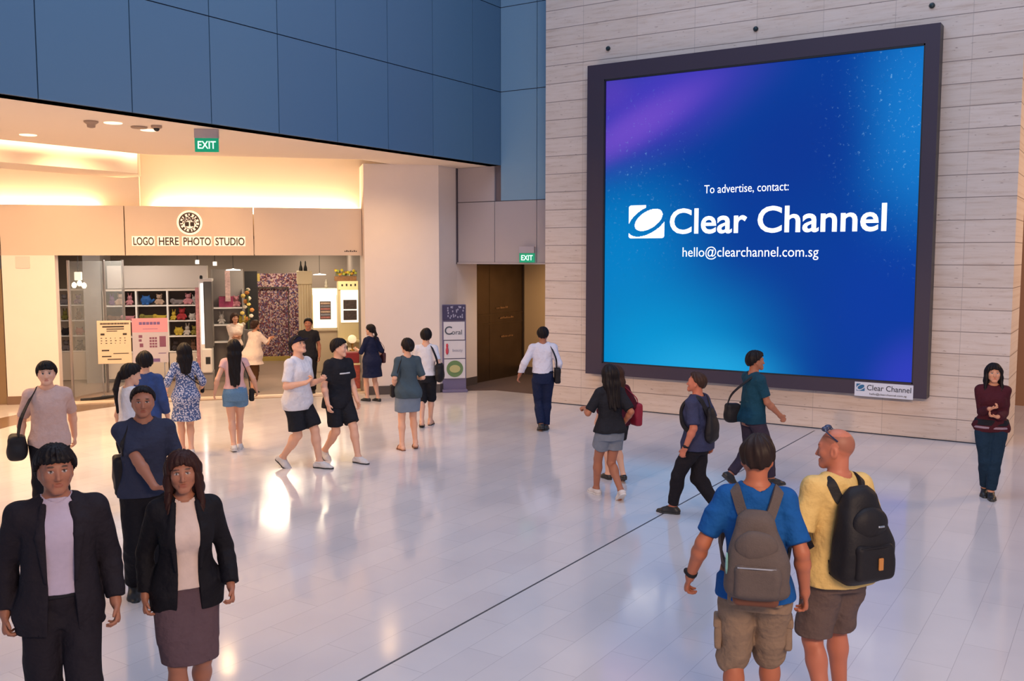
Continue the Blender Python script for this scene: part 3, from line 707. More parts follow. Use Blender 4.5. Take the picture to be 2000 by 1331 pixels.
class Person:
    """Local frame: x to the person's right, y forward, z up. All sizes for a 1.72 m adult, scaled afterwards."""
    def __init__(s, P, h):
        s.P = P; s.h = h; g = P.get
        s.f = P.get('sex', 'm') == 'f'; s.sc = P.get('height', 1.72) / 1.72
        s.fat = g('fat', 1.0)
        s.hw = 0.086 if s.f else 0.088
        s.lean = g('lean', 0.04); s.side = g('side', 0.0)
        # feet: (x, y, heel lift, toe yaw)
        fl, fr = g('footL', (-0.09, -0.05, 0, 0)), g('footR', (0.09, 0.05, 0, 0))
        s.foot = {}
        for sg, f in ((-1, fl), (1, fr)):
            yaw = -sg * math.radians(f[3] if len(f) > 3 else 8) ; lift = f[2]
            R = rot_axes(yaw, -lift)                           # pitch about the ball of the foot
            ball = V(f[0], f[1], 0) + rot_axes(yaw, 0) @ V(0, 0.11, 0) + V(0, 0, f[4] if len(f) > 4 else 0)
            s.foot[sg] = (ball, R, ball + R @ V(0, -0.11, 0.085))
        pz = 0.0
        base = 0.895
        for it in range(40):
            ok = True
            for sg in (-1, 1):
                hip = V(sg * s.hw + g('px', 0), g('py', 0), base + pz)
                if np.linalg.norm(s.foot[sg][2] - hip) > 0.808: ok = False
            if ok: break
            pz -= 0.006
        s.pz = pz + g('pz', 0.0)
        s.hip = {sg: V(sg * s.hw + g('px', 0), g('py', 0), base + s.pz) for sg in (-1, 1)}
        s.knee = {}
        for sg in (-1, 1):
            kn, an = ik(s.hip[sg], s.foot[sg][2], 0.42, 0.395, (sg * 0.04 if not s.f else -sg * 0.06, 1, 0)); s.knee[sg] = kn
        s.shx = (0.147 if s.f else 0.166) * g('shw', 1.0)
        s.sh = {sg: s.T(V(sg * s.shx, -0.012 + (sg * g('twist', 0)), 1.385 if not s.f else 1.388)) for sg in (-1, 1)}
        s.el, s.wr, s.hd = {}, {}, {}
        for sg, key in ((-1, 'handL'), (1, 'handR')):
            t = g(key, 'hang')
            if isinstance(t, str):
                sw = {'hang': 0.02, 'fwd': 0.22, 'back': -0.2}[t]
                t = (0.07, sw, -0.52 + abs(sw) * 0.22)
            w = s.sh[sg] + V(sg * t[0], t[1], t[2])           # target relative to the shoulder, x outwards
            hint = g('elbowL' if sg < 0 else 'elbowR', (0.35, -1, -0.1)); hint = (sg * hint[0], hint[1], hint[2])
            s.el[sg], s.wr[sg] = ik(s.sh[sg], w, 0.285, 0.25, hint)
            fd = unit(s.wr[sg] - s.el[sg])
            dr = g('dirL' if sg < 0 else 'dirR', None)
            s.hd[sg] = unit(V(sg * dr[0], dr[1], dr[2])) if dr is not None else unit(fd + V(0, 0.05, -0.15))
        hy, hp, hr = g('head', (0, 0, 0)); s.HR = rot_axes(math.radians(hy), -math.radians(hp), math.radians(hr))
        s.nb = s.T(V(0, -0.012, 1.45)); s.hc0 = s.nb + V(0, 0.018, 0.10)   # pivot under the skull
        s.hp = s.hc0
    def T(s, p):
        t = p[2] - 0.895
        return V(p[0] + s.side * t + s.P.get('px', 0), p[1] + s.lean * t * (1 if t < 0.3 else 1.15) + s.P.get('py', 0), p[2] + s.pz)
    def H(s, x, y, z):       # head point: canonical coordinates with the pivot at z 1.55
        return s.hp + s.HR @ V(x, y, z - 1.55)
    def rows(s, kind='body'):
        if s.f:
            R = [(0.80, .150, .100, -.012), (0.86, .160, .108, -.016), (0.93, .168, .112, -.018), (1.0, .150, .098, -.008), (1.08, .122, .085, .0), (1.17, .122, .088, .003), (1.27, .137, .100, .006), (1.34, .140, .092, -.004), (1.40, .120, .070, -.014), (1.45, .06, .052, -.016)]
        else:
            R = [(0.80, .148, .100, -.010), (0.86, .157, .107, -.014), (0.93, .162, .112, -.016), (1.0, .152, .103, -.006), (1.08, .142, .098, .0), (1.18, .145, .101, .003), (1.28, .155, .110, .003), (1.35, .152, .100, -.005), (1.41, .122, .076, -.014), (1.46, .06, .056, -.018)]
        out = []
        for z, a, b, y in R:
            c = s.T(V(0, y, z)); out.append((c[2], a * s.fat, b * s.fat, c[0], c[1]))
        return out
    def field(s, lo, hi): return Field(lo, hi, s.h)
    def bounds(s, pts, m):
        pts = np.array(pts); return pts.min(0) - m, pts.max(0) + m
    # --- anatomy shared by the body and the clothes; o is how far outside the skin
    def torso(s, F, o=0.0, k=0.03, lo=None, hi=None):
        F.prof(s.rows(), off=o, k=k, zlo=lo, zhi=hi, p=2.25)
        if s.f:
            for sg in (-1, 1):
                F.ell(s.T(V(sg * .062, .085, 1.235)), (.055 + o, .042 + o, .055 + o), None, k=.03)
    def shoulders(s, F, o=0.0):
        r = .044 if s.f else .051
        for sg in (-1, 1):
            F.cone(s.T(V(sg * .035, -.02, 1.440)), s.sh[sg] + V(-sg * .02, 0, .004), .034 + o, .040 * s.fat + o * .8, k=.04)
            F.cone(s.T(V(sg * .09, .01, 1.32)), s.sh[sg], .06 + o, (r - .002) * s.fat + o * .8, k=.035)
    def arm(s, F, sg, o=0.0, upto=2.0, o2=None, clipn=True):
        """upto 0..1 along the upper arm, 1..2 along the forearm"""
        r0, r1, r2, r3 = (.042, .034, .034, .022) if s.f else (.048, .040, .040, .027)
        f = s.fat; o2 = o if o2 is None else o2
        u = s.el[sg] - s.sh[sg]; v = s.wr[sg] - s.el[sg]
        if upto < 1:
            e = s.sh[sg] + u * upto; F.cone(s.sh[sg], e + u * .1, r0 * f + o, (r0 + (r1 - r0) * upto) * f + o2, k=.03, clip=(e, unit(u)))
        else:
            F.cone(s.sh[sg], s.el[sg], r0 * f + o, r1 * f + (o + o2) / 2, k=.03)
            t = min(upto - 1, 1.0); e = s.el[sg] + v * t
            m = s.el[sg] + v * .28
            if t > .3:
                F.cone(s.el[sg], m, r2 * f + o, (r2 + .002) * f + o, k=.02)
                F.cone(m, e + (unit(v) * .02 if t < .99 else 0), (r2 + .002) * f + o, (r2 + (r3 - r2) * t) * f + o2, k=.02, clip=(e, unit(v)) if upto < 2 or o > 0 else None)
            else: F.cone(s.el[sg], e + unit(v) * .03, r2 * f + o, r2 * f + o2, k=.02, clip=(e, unit(v)))
    def leg(s, F, sg, o=0.0, upto=2.0, o2=None, k=.03):
        r0, r1, r2, r3 = (.086, .053, .050, .034) if s.f else (.085, .055, .052, .037)
        f = s.fat; o2 = o if o2 is None else o2
        A, K, N = s.hip[sg], s.knee[sg], s.foot[sg][2]
        u, v = K - A, N - K
        A2 = A + u * .13
        if upto < 1:
            e = A + u * upto; F.cone(A2, e + unit(u) * .03, r0 * f + o, (r0 + (r1 - r0) * upto) * f + o2, k=k, clip=(e, unit(u)))
        else:
            F.cone(A2, K, r0 * f + o, r1 * f + (o + o2) / 2, k=k)
            t = min(upto - 1, 1.0); e = K + v * t; cl = None if (upto >= 2 and o == 0) else (e, unit(v))
            m = K + v * min(.3, t)
            F.cone(K, m, r1 * f * .97 + (o + o2) / 2, (r2 + .002) * f + (o + o2) / 2, k=.02, clip=cl)
            if o == 0: F.ell(K + v * .3 + unit(np.cross(v, (1, 0, 0))) * 0 - V(0, .018, 0), (.046 * f, .046 * f, .10), None, k=.03)
            if t > .3: F.cone(m, e + (unit(v) * .02 if cl is not None else 0), (r2 + .002) * f + (o + o2) / 2, (r2 + (r3 - r2) * t) * f + o2, k=.02, clip=cl)
    def footf(s, F, sg, o=0.0, k=.02, toes=False):
        ball, R, an = s.foot[sg]
        q = lambda x, y, z: ball + R @ V(x, y - .11, z)
        w = .9 if s.f else 1.0
        up = R @ V(0, 0, 1)
        F.cone(an, q(0, -.045, .035), .036 * w + o, .034 * w + o, k=.02)
        F.cone(q(0, -.045, .034), q(0, .10, .026), .033 * w + o, .041 * w + o, k=k, sq=(up, 1.25))
        F.cone(an, q(0, .09, .03), .034 * w + o, .028 * w + o, k=.03)
        F.cone(q(-sg * .004, .10, .024), q(-sg * .012, .165, .018), .040 * w + o, .026 * w + o, k=k, sq=(up, 1.45))
    def hand(s, F, sg, g=None):
        w = s.wr[sg]; d = s.hd[sg]
        g = g or s.P.get('gripL' if sg < 0 else 'gripR', 28)
        th = s.P.get('thumbL' if sg < 0 else 'thumbR', (0, 1, 0.15)); th = V(sg * th[0], th[1], th[2])
        t = th - d * (th @ d); t = unit(t); n = np.cross(d, t) * (-sg)     # palm normal towards the body
        if s.P.get('flip' + ('L' if sg < 0 else 'R')): n = -n
        z = 0.9 if s.f else 1.0
        F.cone(w, w + d * .02, (.022 if s.f else .027), .024 * z, k=.02, sq=(n, 1.25))
        F.cone(w + d * .022, w + d * .078 * z, .026 * z, .035 * z, k=.015, sq=(n, 2.3))
        F.cone(w + d * .02 + t * .01, w + d * .05 * z + t * .026 * z, .015 * z, .012 * z, k=.012)
        r = max(.0088 * z, s.h * 1.02)
        for off, L, rr, ex in ((.027, .070, 1.0, 0), (.0092, .080, 1.03, 4), (-.0088, .074, .98, 7), (-.0262, .058, .88, 12)):
            a = math.radians(g + ex); b0 = w + d * (.082 - abs(off) * .25) * z + t * off * z * 1.03
            d1 = d * math.cos(a * .7) + n * math.sin(a * .7) + t * off * 1.6; d1 = unit(d1)
            d2 = unit(d * math.cos(a * 1.8) + n * math.sin(a * 1.8) + t * off * 1.0)
            d3 = unit(d * math.cos(a * 2.6) + n * math.sin(a * 2.6))
            p1 = b0 + d1 * L * .46 * z; p2 = p1 + d2 * L * .3 * z; p3 = p2 + d3 * L * .22 * z
            F.cone(b0 - d * .01, p1, r * rr * 1.03, r * rr * .97, k=.004); F.cone(p1, p2, r * rr * .97, r * rr * .9, k=.003); F.cone(p2, p3, r * rr * .9, r * rr * .8, k=.003)
        a = math.radians(g * .6)
        tb = w + d * .028 * z + t * .022 * z; t1 = tb + unit(t * .75 + d * .75 + n * (.2 + math.sin(a) * .4)) * .036 * z
        t2 = t1 + unit(t * .25 + d * .95 + n * (.2 + math.sin(a) * .6)) * .028 * z
        F.cone(tb, t1, r * 1.3, r * 1.1, k=.01); F.cone(t1, t2, r * 1.1, r * .95, k=.003)
    def headf(s, F):
        H = s.H; M = s.HR; m = 0 if s.f else 1; e = lambda p, r, k=.015, mode='add': F.ell(H(*p), r, M, k, mode)
        F.cone(s.T(V(0, -.018, 1.43)), H(0, -.016, 1.56), .047 if s.f else .057, .046 if s.f else .056, k=.03)
        e((0, -.012, 1.632), (.077, .095, .088))
        e((0, .026, 1.588), (.060, .066, .084), .03)
        for sg in (-1, 1):
            F.cone(H(sg * .052, .004, 1.565), H(sg * .018, .070, 1.513), .019 + .002 * m, .016 + .001 * m, k=.03)
            e((sg * .040, .062, 1.583), (.021, .022, .022), .025)
            e((sg * .031, .099, 1.607), (.015, .014, .010), .010, 'cut')
        F.cone(H(-.010, .074, 1.508), H(.010, .074, 1.508), .017, .017, k=.02)
        F.cone(H(-.036, .077, 1.628), H(.036, .077, 1.628), .011 + .002 * m, .011 + .002 * m, k=.018)
        for sg in (-1, 1): F.ball(H(sg * .031, .0755, 1.606), .0128, k=.003)
        for sg in (-1, 1): F.cone(H(sg * .019, .0865, 1.6165), H(sg * .043, .080, 1.6155), .0038, .0035, k=.004)
        F.cone(H(0, .086, 1.614), H(0, .107, 1.568), .0075, .0105, k=.012)
        for sg in (-1, 1): F.ball(H(sg * .0115, .094, 1.564), .0075, k=.008)
        F.cone(H(-.019, .088, 1.541), H(.019, .088, 1.541), .0065, .0065, k=.008, sq=(M[:, 2], 1.3))
        F.cone(H(-.015, .088, 1.531), H(.015, .088, 1.531), .0075, .0075, k=.008)
        F.cone(H(-.021, .0965, 1.536), H(.021, .0965, 1.536), .0022, .0022, k=.004, mode='cut')
        for sg in (-1, 1):
            e((sg * .077, -.008, 1.592), (.009, .021, .033), .008)
            e((sg * .084, -.002, 1.596), (.005, .010, .018), .006, 'cut')
    def build_body(s, root_name):
        pts = [s.H(0, 0, 1.72), s.H(0, .12, 1.5), s.H(0, -.1, 1.6)] + [s.foot[q][0] for q in (-1, 1)] + [s.foot[q][2] for q in (-1, 1)] + [s.el[q] for q in (-1, 1)] + [s.wr[q] + s.hd[q] * .17 for q in (-1, 1)] + [s.hip[-1] - V(.1, .1, 0), s.hip[1] + V(.1, .1, 0)]
        lo, hi = s.bounds(pts, .13); lo[2] = -.03
        F = s.field(lo, hi)
        s.torso(F); s.shoulders(F)
        for sg in (-1, 1):
            s.leg(F, sg); s.footf(F, sg); s.arm(F, sg); s.hand(F, sg)
        s.headf(F)
        me = F.mesh(root_name)
        # skin tones, lips, eyes and brows as colours that belong to the body
        n = len(me.vertices); co = np.empty(n * 3, dtype=np.float32); me.vertices.foreach_get('co', co); co = co.reshape(-1, 3).astype(np.float64)
        q = (co - s.hp) @ s.HR + V(0, 0, 1.55)
        base = np.array(SKIN[s.P.get('skin', 'warm')]); C = np.tile(base, (n, 1))
        def blend(mask, col): C[:] = C * (1 - mask[:, None]) + np.array(col)[None] * mask[:, None]
        front = (q[:, 1] > .05) & (q[:, 2] > 1.5) & (q[:, 2] < 1.73) & (np.abs(q[:, 0]) < .07)
        def spot(x, z, rx, rz, soft=.25):
            d = np.sqrt(((q[:, 0] - x) / rx) ** 2 + ((q[:, 2] - z) / rz) ** 2); return np.clip((1 - d) / soft, 0, 1) * front
        blend(spot(0, 1.536, .024, .0125) * (q[:, 1] > .08), np.array([base[0] * .78, base[1] * .52, base[2] * .52]))
        for sg in (-1, 1):
            blend(spot(sg * .031, 1.606, .0145, .0065), (.55, .52, .50)); blend(spot(sg * .031, 1.606, .0068, .0066), (.012, .008, .006))
            blend(spot(sg * .031, 1.6145, .018, .003), (.03, .02, .015)); blend(spot(sg * .032, 1.631, .021, .0052) * .85, s.P.get('haircol', (.012, .010, .010)))
        if s.P.get('stubble'):
            a = np.clip((q[:, 2] - 1.575 - .5 * (q[:, 1] + .09)) / .02, 0, 1) * (q[:, 2] > 1.5) * (np.abs(q[:, 0]) < .075)
            blend(a * s.P['stubble'] * (q[:, 2] < 1.685), (.10, .055, .04))
        at = me.color_attributes.new('tint', 'FLOAT_COLOR', 'POINT')
        at.data.foreach_set('color', np.concatenate([C, np.ones((n, 1))], 1).astype(np.float32).ravel())
        return me
    # --- clothes
    def hemcut(s, F, z, rec=.02, wall=None):
        F.plane((0, 0, z), (0, 0, -1))
    def top(s, hem=.84, sleeve=.62, o=.014, flare=.016, neck=.014, wr=.004, sl_o=None, hi=None, vneck=0, deep=0, waist=None, bag=0.0):
        lo, hib = s.bounds([s.el[-1], s.el[1], s.wr[-1], s.wr[1], s.sh[1], s.sh[-1], V(0, 0, hem + s.pz), s.nb, s.hip[1] + V(.12, .14, 0), s.hip[-1] - V(.12, .14, 0)], .12)
        lo[2] = hem + s.pz - .05; hib[2] = s.nb[2] + .09
        F = s.field(lo, hib)
        R = s.rows(); rr = []; T0 = 0
        for (z, a, b, x, y) in R:
            zc = z - s.pz; e = o + flare * np.clip((1.30 - zc) / .35, 0, 1)
            wa = (.0 if waist is None else waist) + bag * np.exp(-((zc - 1.08) / .1) ** 2)
            hp_ = (.006 if s.f else .016) * np.clip((.98 - zc) / .1, 0, 1)
            rr.append((z, a + hp_ + e + wa * (1 if zc < 1.25 else 0), b + hp_ + e + wa * (1 if zc < 1.25 else 0), x, y))
        if hem < .80: rr.insert(0, (hem + s.pz - .02, rr[0][1] + flare * .6, rr[0][2] + flare * .6, rr[0][3], rr[0][4]))
        F.prof(rr, k=.03, p=2.3, zlo=hem + s.pz)
        if s.f:
            for sg in (-1, 1): F.ell(s.T(V(sg * .058, .080, 1.235)), (.060 + o * .6, .046 + o * .6, .060 + o), None, k=.05)
        s.shoulders(F, o * .55)
        so = o if sl_o is None else sl_o
        if sleeve > 0:
            for sg in (-1, 1): s.arm(F, sg, o * .65, sleeve, o2=so)
        F.wrinkle(wr, 11, seed=hash(str(s.P.get('seed', 1))) % 7 if False else s.P.get('seed', 1))
        s.torso(F, .007, k=.012, lo=hem + s.pz - .01); s.shoulders(F, .006)
        if sleeve > 0:
            for sg in (-1, 1): s.arm(F, sg, .007, sleeve)
        F.plane((0, 0, hem + s.pz), (0, 0, -1))
        if neck: F.cone(s.T(V(0, -.016, 1.425 - deep)), s.H(0, -.012, 1.60), (.052 if s.f else .062) + neck, .062 + neck, k=.006, mode='cut')
        if vneck: F.cone(s.T(V(0, .16, 1.46)), s.T(V(0, .14, 1.46 - vneck)), .05, .008, k=.005, mode='cut')
        # hollow hem so that it ends as an edge rather than a lid
        F.prof([(z, a - .010, b - .010, x, y) for z, a, b, x, y in rr], k=.0, p=2.3, zlo=hem + s.pz - .04, zhi=hem + s.pz + .022, mode='cut') if hem < .8 and s.h < .0065 else None
        return F
    def legs_cloth(s, upto=.8, o=.02, o2=.03, top_=1.0, wr=.004, k=.02):
        lo, hi = s.bounds([s.foot[1][2], s.foot[-1][2], s.knee[1], s.knee[-1], s.hip[1] + V(.12, .1, 0), s.hip[-1] - V(.12, .1, 0)], .12)
        lo[2] = max(lo[2], -.01); hi[2] = top_ + s.pz + .03
        if upto < 1: lo[2] = min((s.hip[q] + (s.knee[q] - s.hip[q]) * upto)[2] for q in (-1, 1)) - .07
        F = s.field(lo, hi)
        F.prof(s.rows(), off=o * .7, k=.02, zlo=.795 + s.pz, zhi=top_ + s.pz, p=2.25)
        for sg in (-1, 1): s.leg(F, sg, o, upto, o2, k=k)
        F.wrinkle(wr, 12, seed=s.P.get('seed', 1) + 3)
        for sg in (-1, 1):
            s.leg(F, sg, .007, upto)
            v = s.foot[sg][2] - s.knee[sg]
            if upto > 1.5: F.ell(s.knee[sg] + v * .3 - V(0, .018, 0), (.055, .055, .115), None, k=.03)
        F.plane((0, 0, top_ + s.pz), (0, 0, 1))
        return F
    def skirt(s, hem=.5, o=.02, flare=.05, top_=1.0, wr=.003):
        zh = hem + s.pz
        K = (s.knee[-1] + s.knee[1]) / 2; t = (s.hip[1][2] - zh) / max(s.hip[1][2] - K[2], .1)
        sp = abs(s.knee[-1][1] - s.knee[1][1]) * .5 * min(t, 1.1); sx = abs(s.knee[-1][0] - s.knee[1][0]) * .5
        cy = s.hip[1][1] + (K[1] - s.hip[1][1]) * min(t, 1.2)
        R = [r for r in s.rows() if r[0] > .84 + s.pz and r[0] < top_ + s.pz + .1]
        rr = [(z, a + o, b + o, x, y) for z, a, b, x, y in R]
        x0, y0 = rr[0][3], rr[0][4]
        rr = [(zh - .02, .145 * s.fat + o + flare, .085 * s.fat + sp + o + flare, x0, cy), ((zh + rr[0][0]) / 2, .158 * s.fat + o + flare * .6, .10 * s.fat + sp * .55 + o + flare * .5, x0, (cy + y0) / 2)] + rr
        lo = V(x0 - .33, min(cy, y0) - .45, zh - .03); hi = V(x0 + .33, max(cy, y0) + .45, top_ + s.pz + .03)
        F = s.field(lo, hi); F.prof(rr, k=.01, p=2.15, zlo=zh, zhi=top_ + s.pz)
        for sg in (-1, 1): s.leg(F, sg, o * .55, max(.1, min(.62, t * .8)), k=.05)
        F.wrinkle(wr, 22, seed=s.P.get('seed', 1) + 9, vert=.15)
        F.prof([(z, a - .010, b - .010, x, y) for z, a, b, x, y in rr], k=0, p=2.15, zlo=zh - .05, zhi=zh + .03, mode='cut')
        return F
    def hair(s, style, vol=1.0, length=.3):
        """short, crop, bob, long, tail, bun"""
        H = s.H; M = s.HR; h = s.h
        L = {'short': 0, 'crop': 0, 'bob': .13, 'long': length, 'tail': length, 'bun': 0}[style]
        lo, hi = s.bounds([H(0, 0, 1.75), H(0, .12, 1.55), H(0, -.16, 1.6), H(0, -.1, 1.5 - L - .1), H(.13, 0, 1.6), H(-.13, 0, 1.6), s.T(V(0, -.2, 1.55 - L - .05))], .05)
        F = s.field(lo, hi); t = (.008 if style == 'crop' else .017) * vol
        up = M[:, 2]
        F.ell(H(0, -.014, 1.635), (.079 + t, .096 + t, .086 + t * 1.1), M, k=.01)
        if style in ('short', 'tail', 'bun'): F.ell(H(0, -.045, 1.60), (.070 + t * .8, .062 + t * .8, .075), M, k=.02)
        if style == 'crop': F.ell(H(0, -.045, 1.60), (.070 + t * .5, .058 + t * .5, .068), M, k=.02)
        # hairline: a slanting cut from the forehead to the nape
        a = {'short': .80, 'crop': .82}.get(style, .80); zb = {'short': 1.535, 'crop': 1.545, 'bob': 1.50, 'long': 1.50, 'tail': 1.525, 'bun': 1.525}[style] + s.P.get('hairup', 0)
        n = M @ unit(V(0, a, -1)); c = H(0, -.10, zb)
        F.ell(H(.010, .030, 1.672), (.068, .064, .056 * vol), M, k=.02)
        for x in (-1, 1): F.ell(H(x * .040, -.03, 1.635), (.046, .060, .060), M, k=.03)
        sl, X, Y, Z = F.sub(F.lo, F.lo + F.h * F.n); g_ = np.arctan2(X - s.hp[0], Y - s.hp[1] + .02)
        F.D = np.maximum(F.D, ((X - c[0]) * n[0] + (Y - c[1]) * n[1] + (Z - c[2]) * n[2] + (np.sin(g_ * 13 + 1) + np.sin(g_ * 31)) * (.0012 if style == 'crop' else .0035) + 0 * Z).astype(np.float32))
        if s.P.get('fringe'):
            F.ell(H(0, .050, 1.662), (.066, .052, .036), M, k=.01); F.ell(H(0, .02, 1.6), (.064, .064, .05), M, k=.004, mode='cut') if False else None
        if style in ('bob', 'long'):
            # curtain down the back and past the ears
            end = s.T(V(0, -.135, 1.50 - L)) if L > .12 else H(0, -.07, 1.5 - L)
            for x in (-1, 0, 1):
                e = end + V(x * (.055 if L > .12 else .045), -.012 if x == 0 else 0, (.02 if x else -.01))
                F.cone(H(x * .050, -.052, 1.62), H(x * .055, -.075, 1.50), .045 * vol, .042 * vol, k=.03)
                F.cone(H(x * .055, -.075, 1.50), e, .042 * vol, .018, k=.04)
            for x in (-1, 1): F.cone(H(x * .077, -.012, 1.63), H(x * .080, -.010, 1.53), .020 * vol, .020, k=.03)
            if s.P.get('frontlocks'):
                for x in (-1, 1):
                    F.cone(H(x * .066, .045, 1.665), H(x * .082, .015, 1.56), .014, .019, k=.02); F.cone(H(x * .082, .015, 1.56), s.T(V(x * .10, .065, 1.50 - L * .75)), .021, .020, k=.03)
        if style == 'tail':
            F.ball(H(0, -.115, 1.60), .030, k=.02); F.cone(H(0, -.125, 1.60), H(0, -.150, 1.60 - L * .45), .028, .030, k=.02); F.cone(H(0, -.150, 1.60 - L * .45), s.T(V(0, -.15, 1.60 - L)), .030, .010, k=.02)
        if style == 'bun': F.ball(H(0, -.118, 1.585), .040, k=.012)
        # strands
        sl, X, Y, Z = F.sub(F.lo, F.lo + F.h * F.n)
        ang = np.arctan2(X - s.hp[0], -(Y - s.hp[1]) + .02)
        F.D = F.D + (np.sin(ang * 34 + Z * 9) * .0022 * (.3 if style == 'crop' else 1) + np.sin(ang * 15 + Z * 26) * .0032 + np.sin(X * 70 + Z * 30) * .0010).astype(np.float32)
        # leave the face free
        if not s.P.get('fringe'): pass
        F.ell(H(0, .075, 1.56), (.058, .06, .095 if style in ('short', 'crop', 'tail', 'bun') else .098), M, k=.008, mode='cut')
        for x in (-1, 1): F.ell(H(x * .084, -.006, 1.585), (.016, .022, .030), M, k=.004, mode='cut') if style in ('short', 'crop', 'tail', 'bun') else None
        return F
    def shoe(s, sg, o=.008, sole=.018, low=False):
        ball, R, an = s.foot[sg]; q = lambda x, y, z: ball + R @ V(x, y - .11, z)
        lo, hi = s.bounds([q(0, -.1, 0), q(0, .24, 0), an + V(0, 0, .03)], .075); lo[2] = max(lo[2], -.03)
        F = Field(lo, hi, s.h * .8); s.footf(F, sg, o, k=.02)
        up = R @ V(0, 0, 1); F.plane(q(0, 0, .072 if low else .088), up)
        if low: F.cone(q(0, -.03, .085), q(0, .06, .075), .026, .020, k=.008, mode='cut')
        F.plane(q(0, 0, .012), -up)
        G = Field(lo, hi, s.h * .8); w = .9 if s.f else 1.0
        G.cone(q(0, -.045, .01), q(0, .10, .01), (.036 * w + o) , .043 * w + o, k=.02, sq=(up, 1.0)); G.cone(q(0, .10, .01), q(-sg * .012, .168, .01), .042 * w + o, .028 * w + o, k=.03)
        G.plane(q(0, 0, sole), up); G.plane(q(0, 0, -.001), -up)
        return F, G
    def add(s, name, F, m, root, label=None):
        me = F.mesh(name, s.sc) if isinstance(F, Field) else F
        o = link(name, me, m, root)
        if label: o['label'] = label
        return o
    # loft a flat strap through points given in the canonical frame
    def strap(s, pts, w, th=.006, name='strap', m=None, root=None, up=None):
        P_ = [np.asarray(p, float) for p in pts]
        out = []
        for i in range(len(P_) - 1):       # smooth through the points
            p0 = P_[max(i - 1, 0)]; p1 = P_[i]; p2 = P_[i + 1]; p3 = P_[min(i + 2, len(P_) - 1)]
            for t in np.linspace(0, 1, 6, endpoint=False):
                out.append(.5 * ((2 * p1) + (-p0 + p2) * t + (2 * p0 - 5 * p1 + 4 * p2 - p3) * t * t + (-p0 + 3 * p1 - 3 * p2 + p3) * t ** 3))
        out.append(P_[-1]); k = BM()
        C = s.T(V(0, 0, 1.25)); n = len(out); rings = []
        for i, p in enumerate(out):
            tt = unit(out[min(i + 1, n - 1)] - out[max(i - 1, 0)])
            nn = (p - V(C[0], C[1], p[2] if p[2] < 1.3 + s.pz else 1.3 + s.pz)) if up is None else np.asarray(up, float)
            nn = unit(nn - tt * (nn @ tt)); bb = np.cross(tt, nn)
            rings.append([k.verts.new(Vector((p + bb * a + nn * b) * s.sc)) for a, b in ((-w / 2, -th / 2), (w / 2, -th / 2), (w / 2, th / 2), (-w / 2, th / 2))])
        for i in range(n - 1):
            for j in range(4): k.faces.new((rings[i][j], rings[i][(j + 1) % 4], rings[i + 1][(j + 1) % 4], rings[i + 1][j]))
        k.faces.new(rings[0][::-1]); k.faces.new(rings[-1])
        return obj(name, k, m, root, smooth=False)
def cloth(name, col, **kw):
    kw.setdefault('spec', .2)
    kw.setdefault('bump', .55); kw.setdefault('bscale', 11); kw.setdefault('noise', .08); kw.setdefault('nscale', 30)
    return mat(name, col, kw.pop('rough', .85), **kw)
M_SKIN = mat('skin', (.6, .4, .3), .5, spec=.35, attr=True)
M_HAIR = mat('black_hair', srgb(20, 14, 16), .55, spec=.22, noise=.3, nscale=60)
M_HAIRB = mat('brown_hair', srgb(54, 34, 26), .55, spec=.22, noise=.3, nscale=60)
M_HAIRD = mat('dark_brown_hair', srgb(38, 25, 21), .55, spec=.22, noise=.3, nscale=60)
M_JET = mat('soft_black_cloth', (.012, .012, .016), .85, bump=.2, spec=.2)
LOS = 0
def place(px, py, face):
    """floor point under a place in the photograph and the heading; face 0 = away from the camera, 90 = towards the left, 180 = to the camera"""
    f = Vector((-math.sin(math.radians(YAW)) * math.cos(math.radians(PITCH)), math.cos(math.radians(YAW)) * math.cos(math.radians(PITCH)), -math.sin(math.radians(PITCH))))
    r = Vector((math.cos(math.radians(YAW)), math.sin(math.radians(YAW)), 0)); u = r.cross(f)
    d = f + r * ((px - 1000) / FPX) + u * ((665.5 - py) / FPX)
    t = -CAMH / d.z; p = Vector((d.x * t, d.y * t, 0))
    return p, math.atan2(d.y, d.x) - PI / 2 + math.radians(face)
def person(name_label, at, P, parts):
    loc, rz = at
    p = Person(P, P.get('res', .0085))
    me = p.build_body('person'); me.transform(Matrix.Scale(p.sc, 4))
    root = link('person', me, M_SKIN, None, loc, rz); tag(root, name_label, 'person')
    for part in parts:
        kind, nm, m, kw = part[0], part[1], part[2], (part[3] if len(part) > 3 else {})
        if kind == 'top': p.add(nm, p.top(**kw), m, root)
        elif kind == 'legs': p.add(nm, p.legs_cloth(**kw), m, root)
        elif kind == 'skirt': p.add(nm, p.skirt(**kw), m, root)
        elif kind == 'hair': p.add(nm, p.hair(**kw), m, root)
        elif kind == 'shoes':
            for sg in (-1, 1):
                F, G = p.shoe(sg, **kw); a = p.add(nm, F, m[0], root); p.add('sole', G, m[1], a)
        elif kind == 'fn': kw['f'](p, root, m)
    return p, root
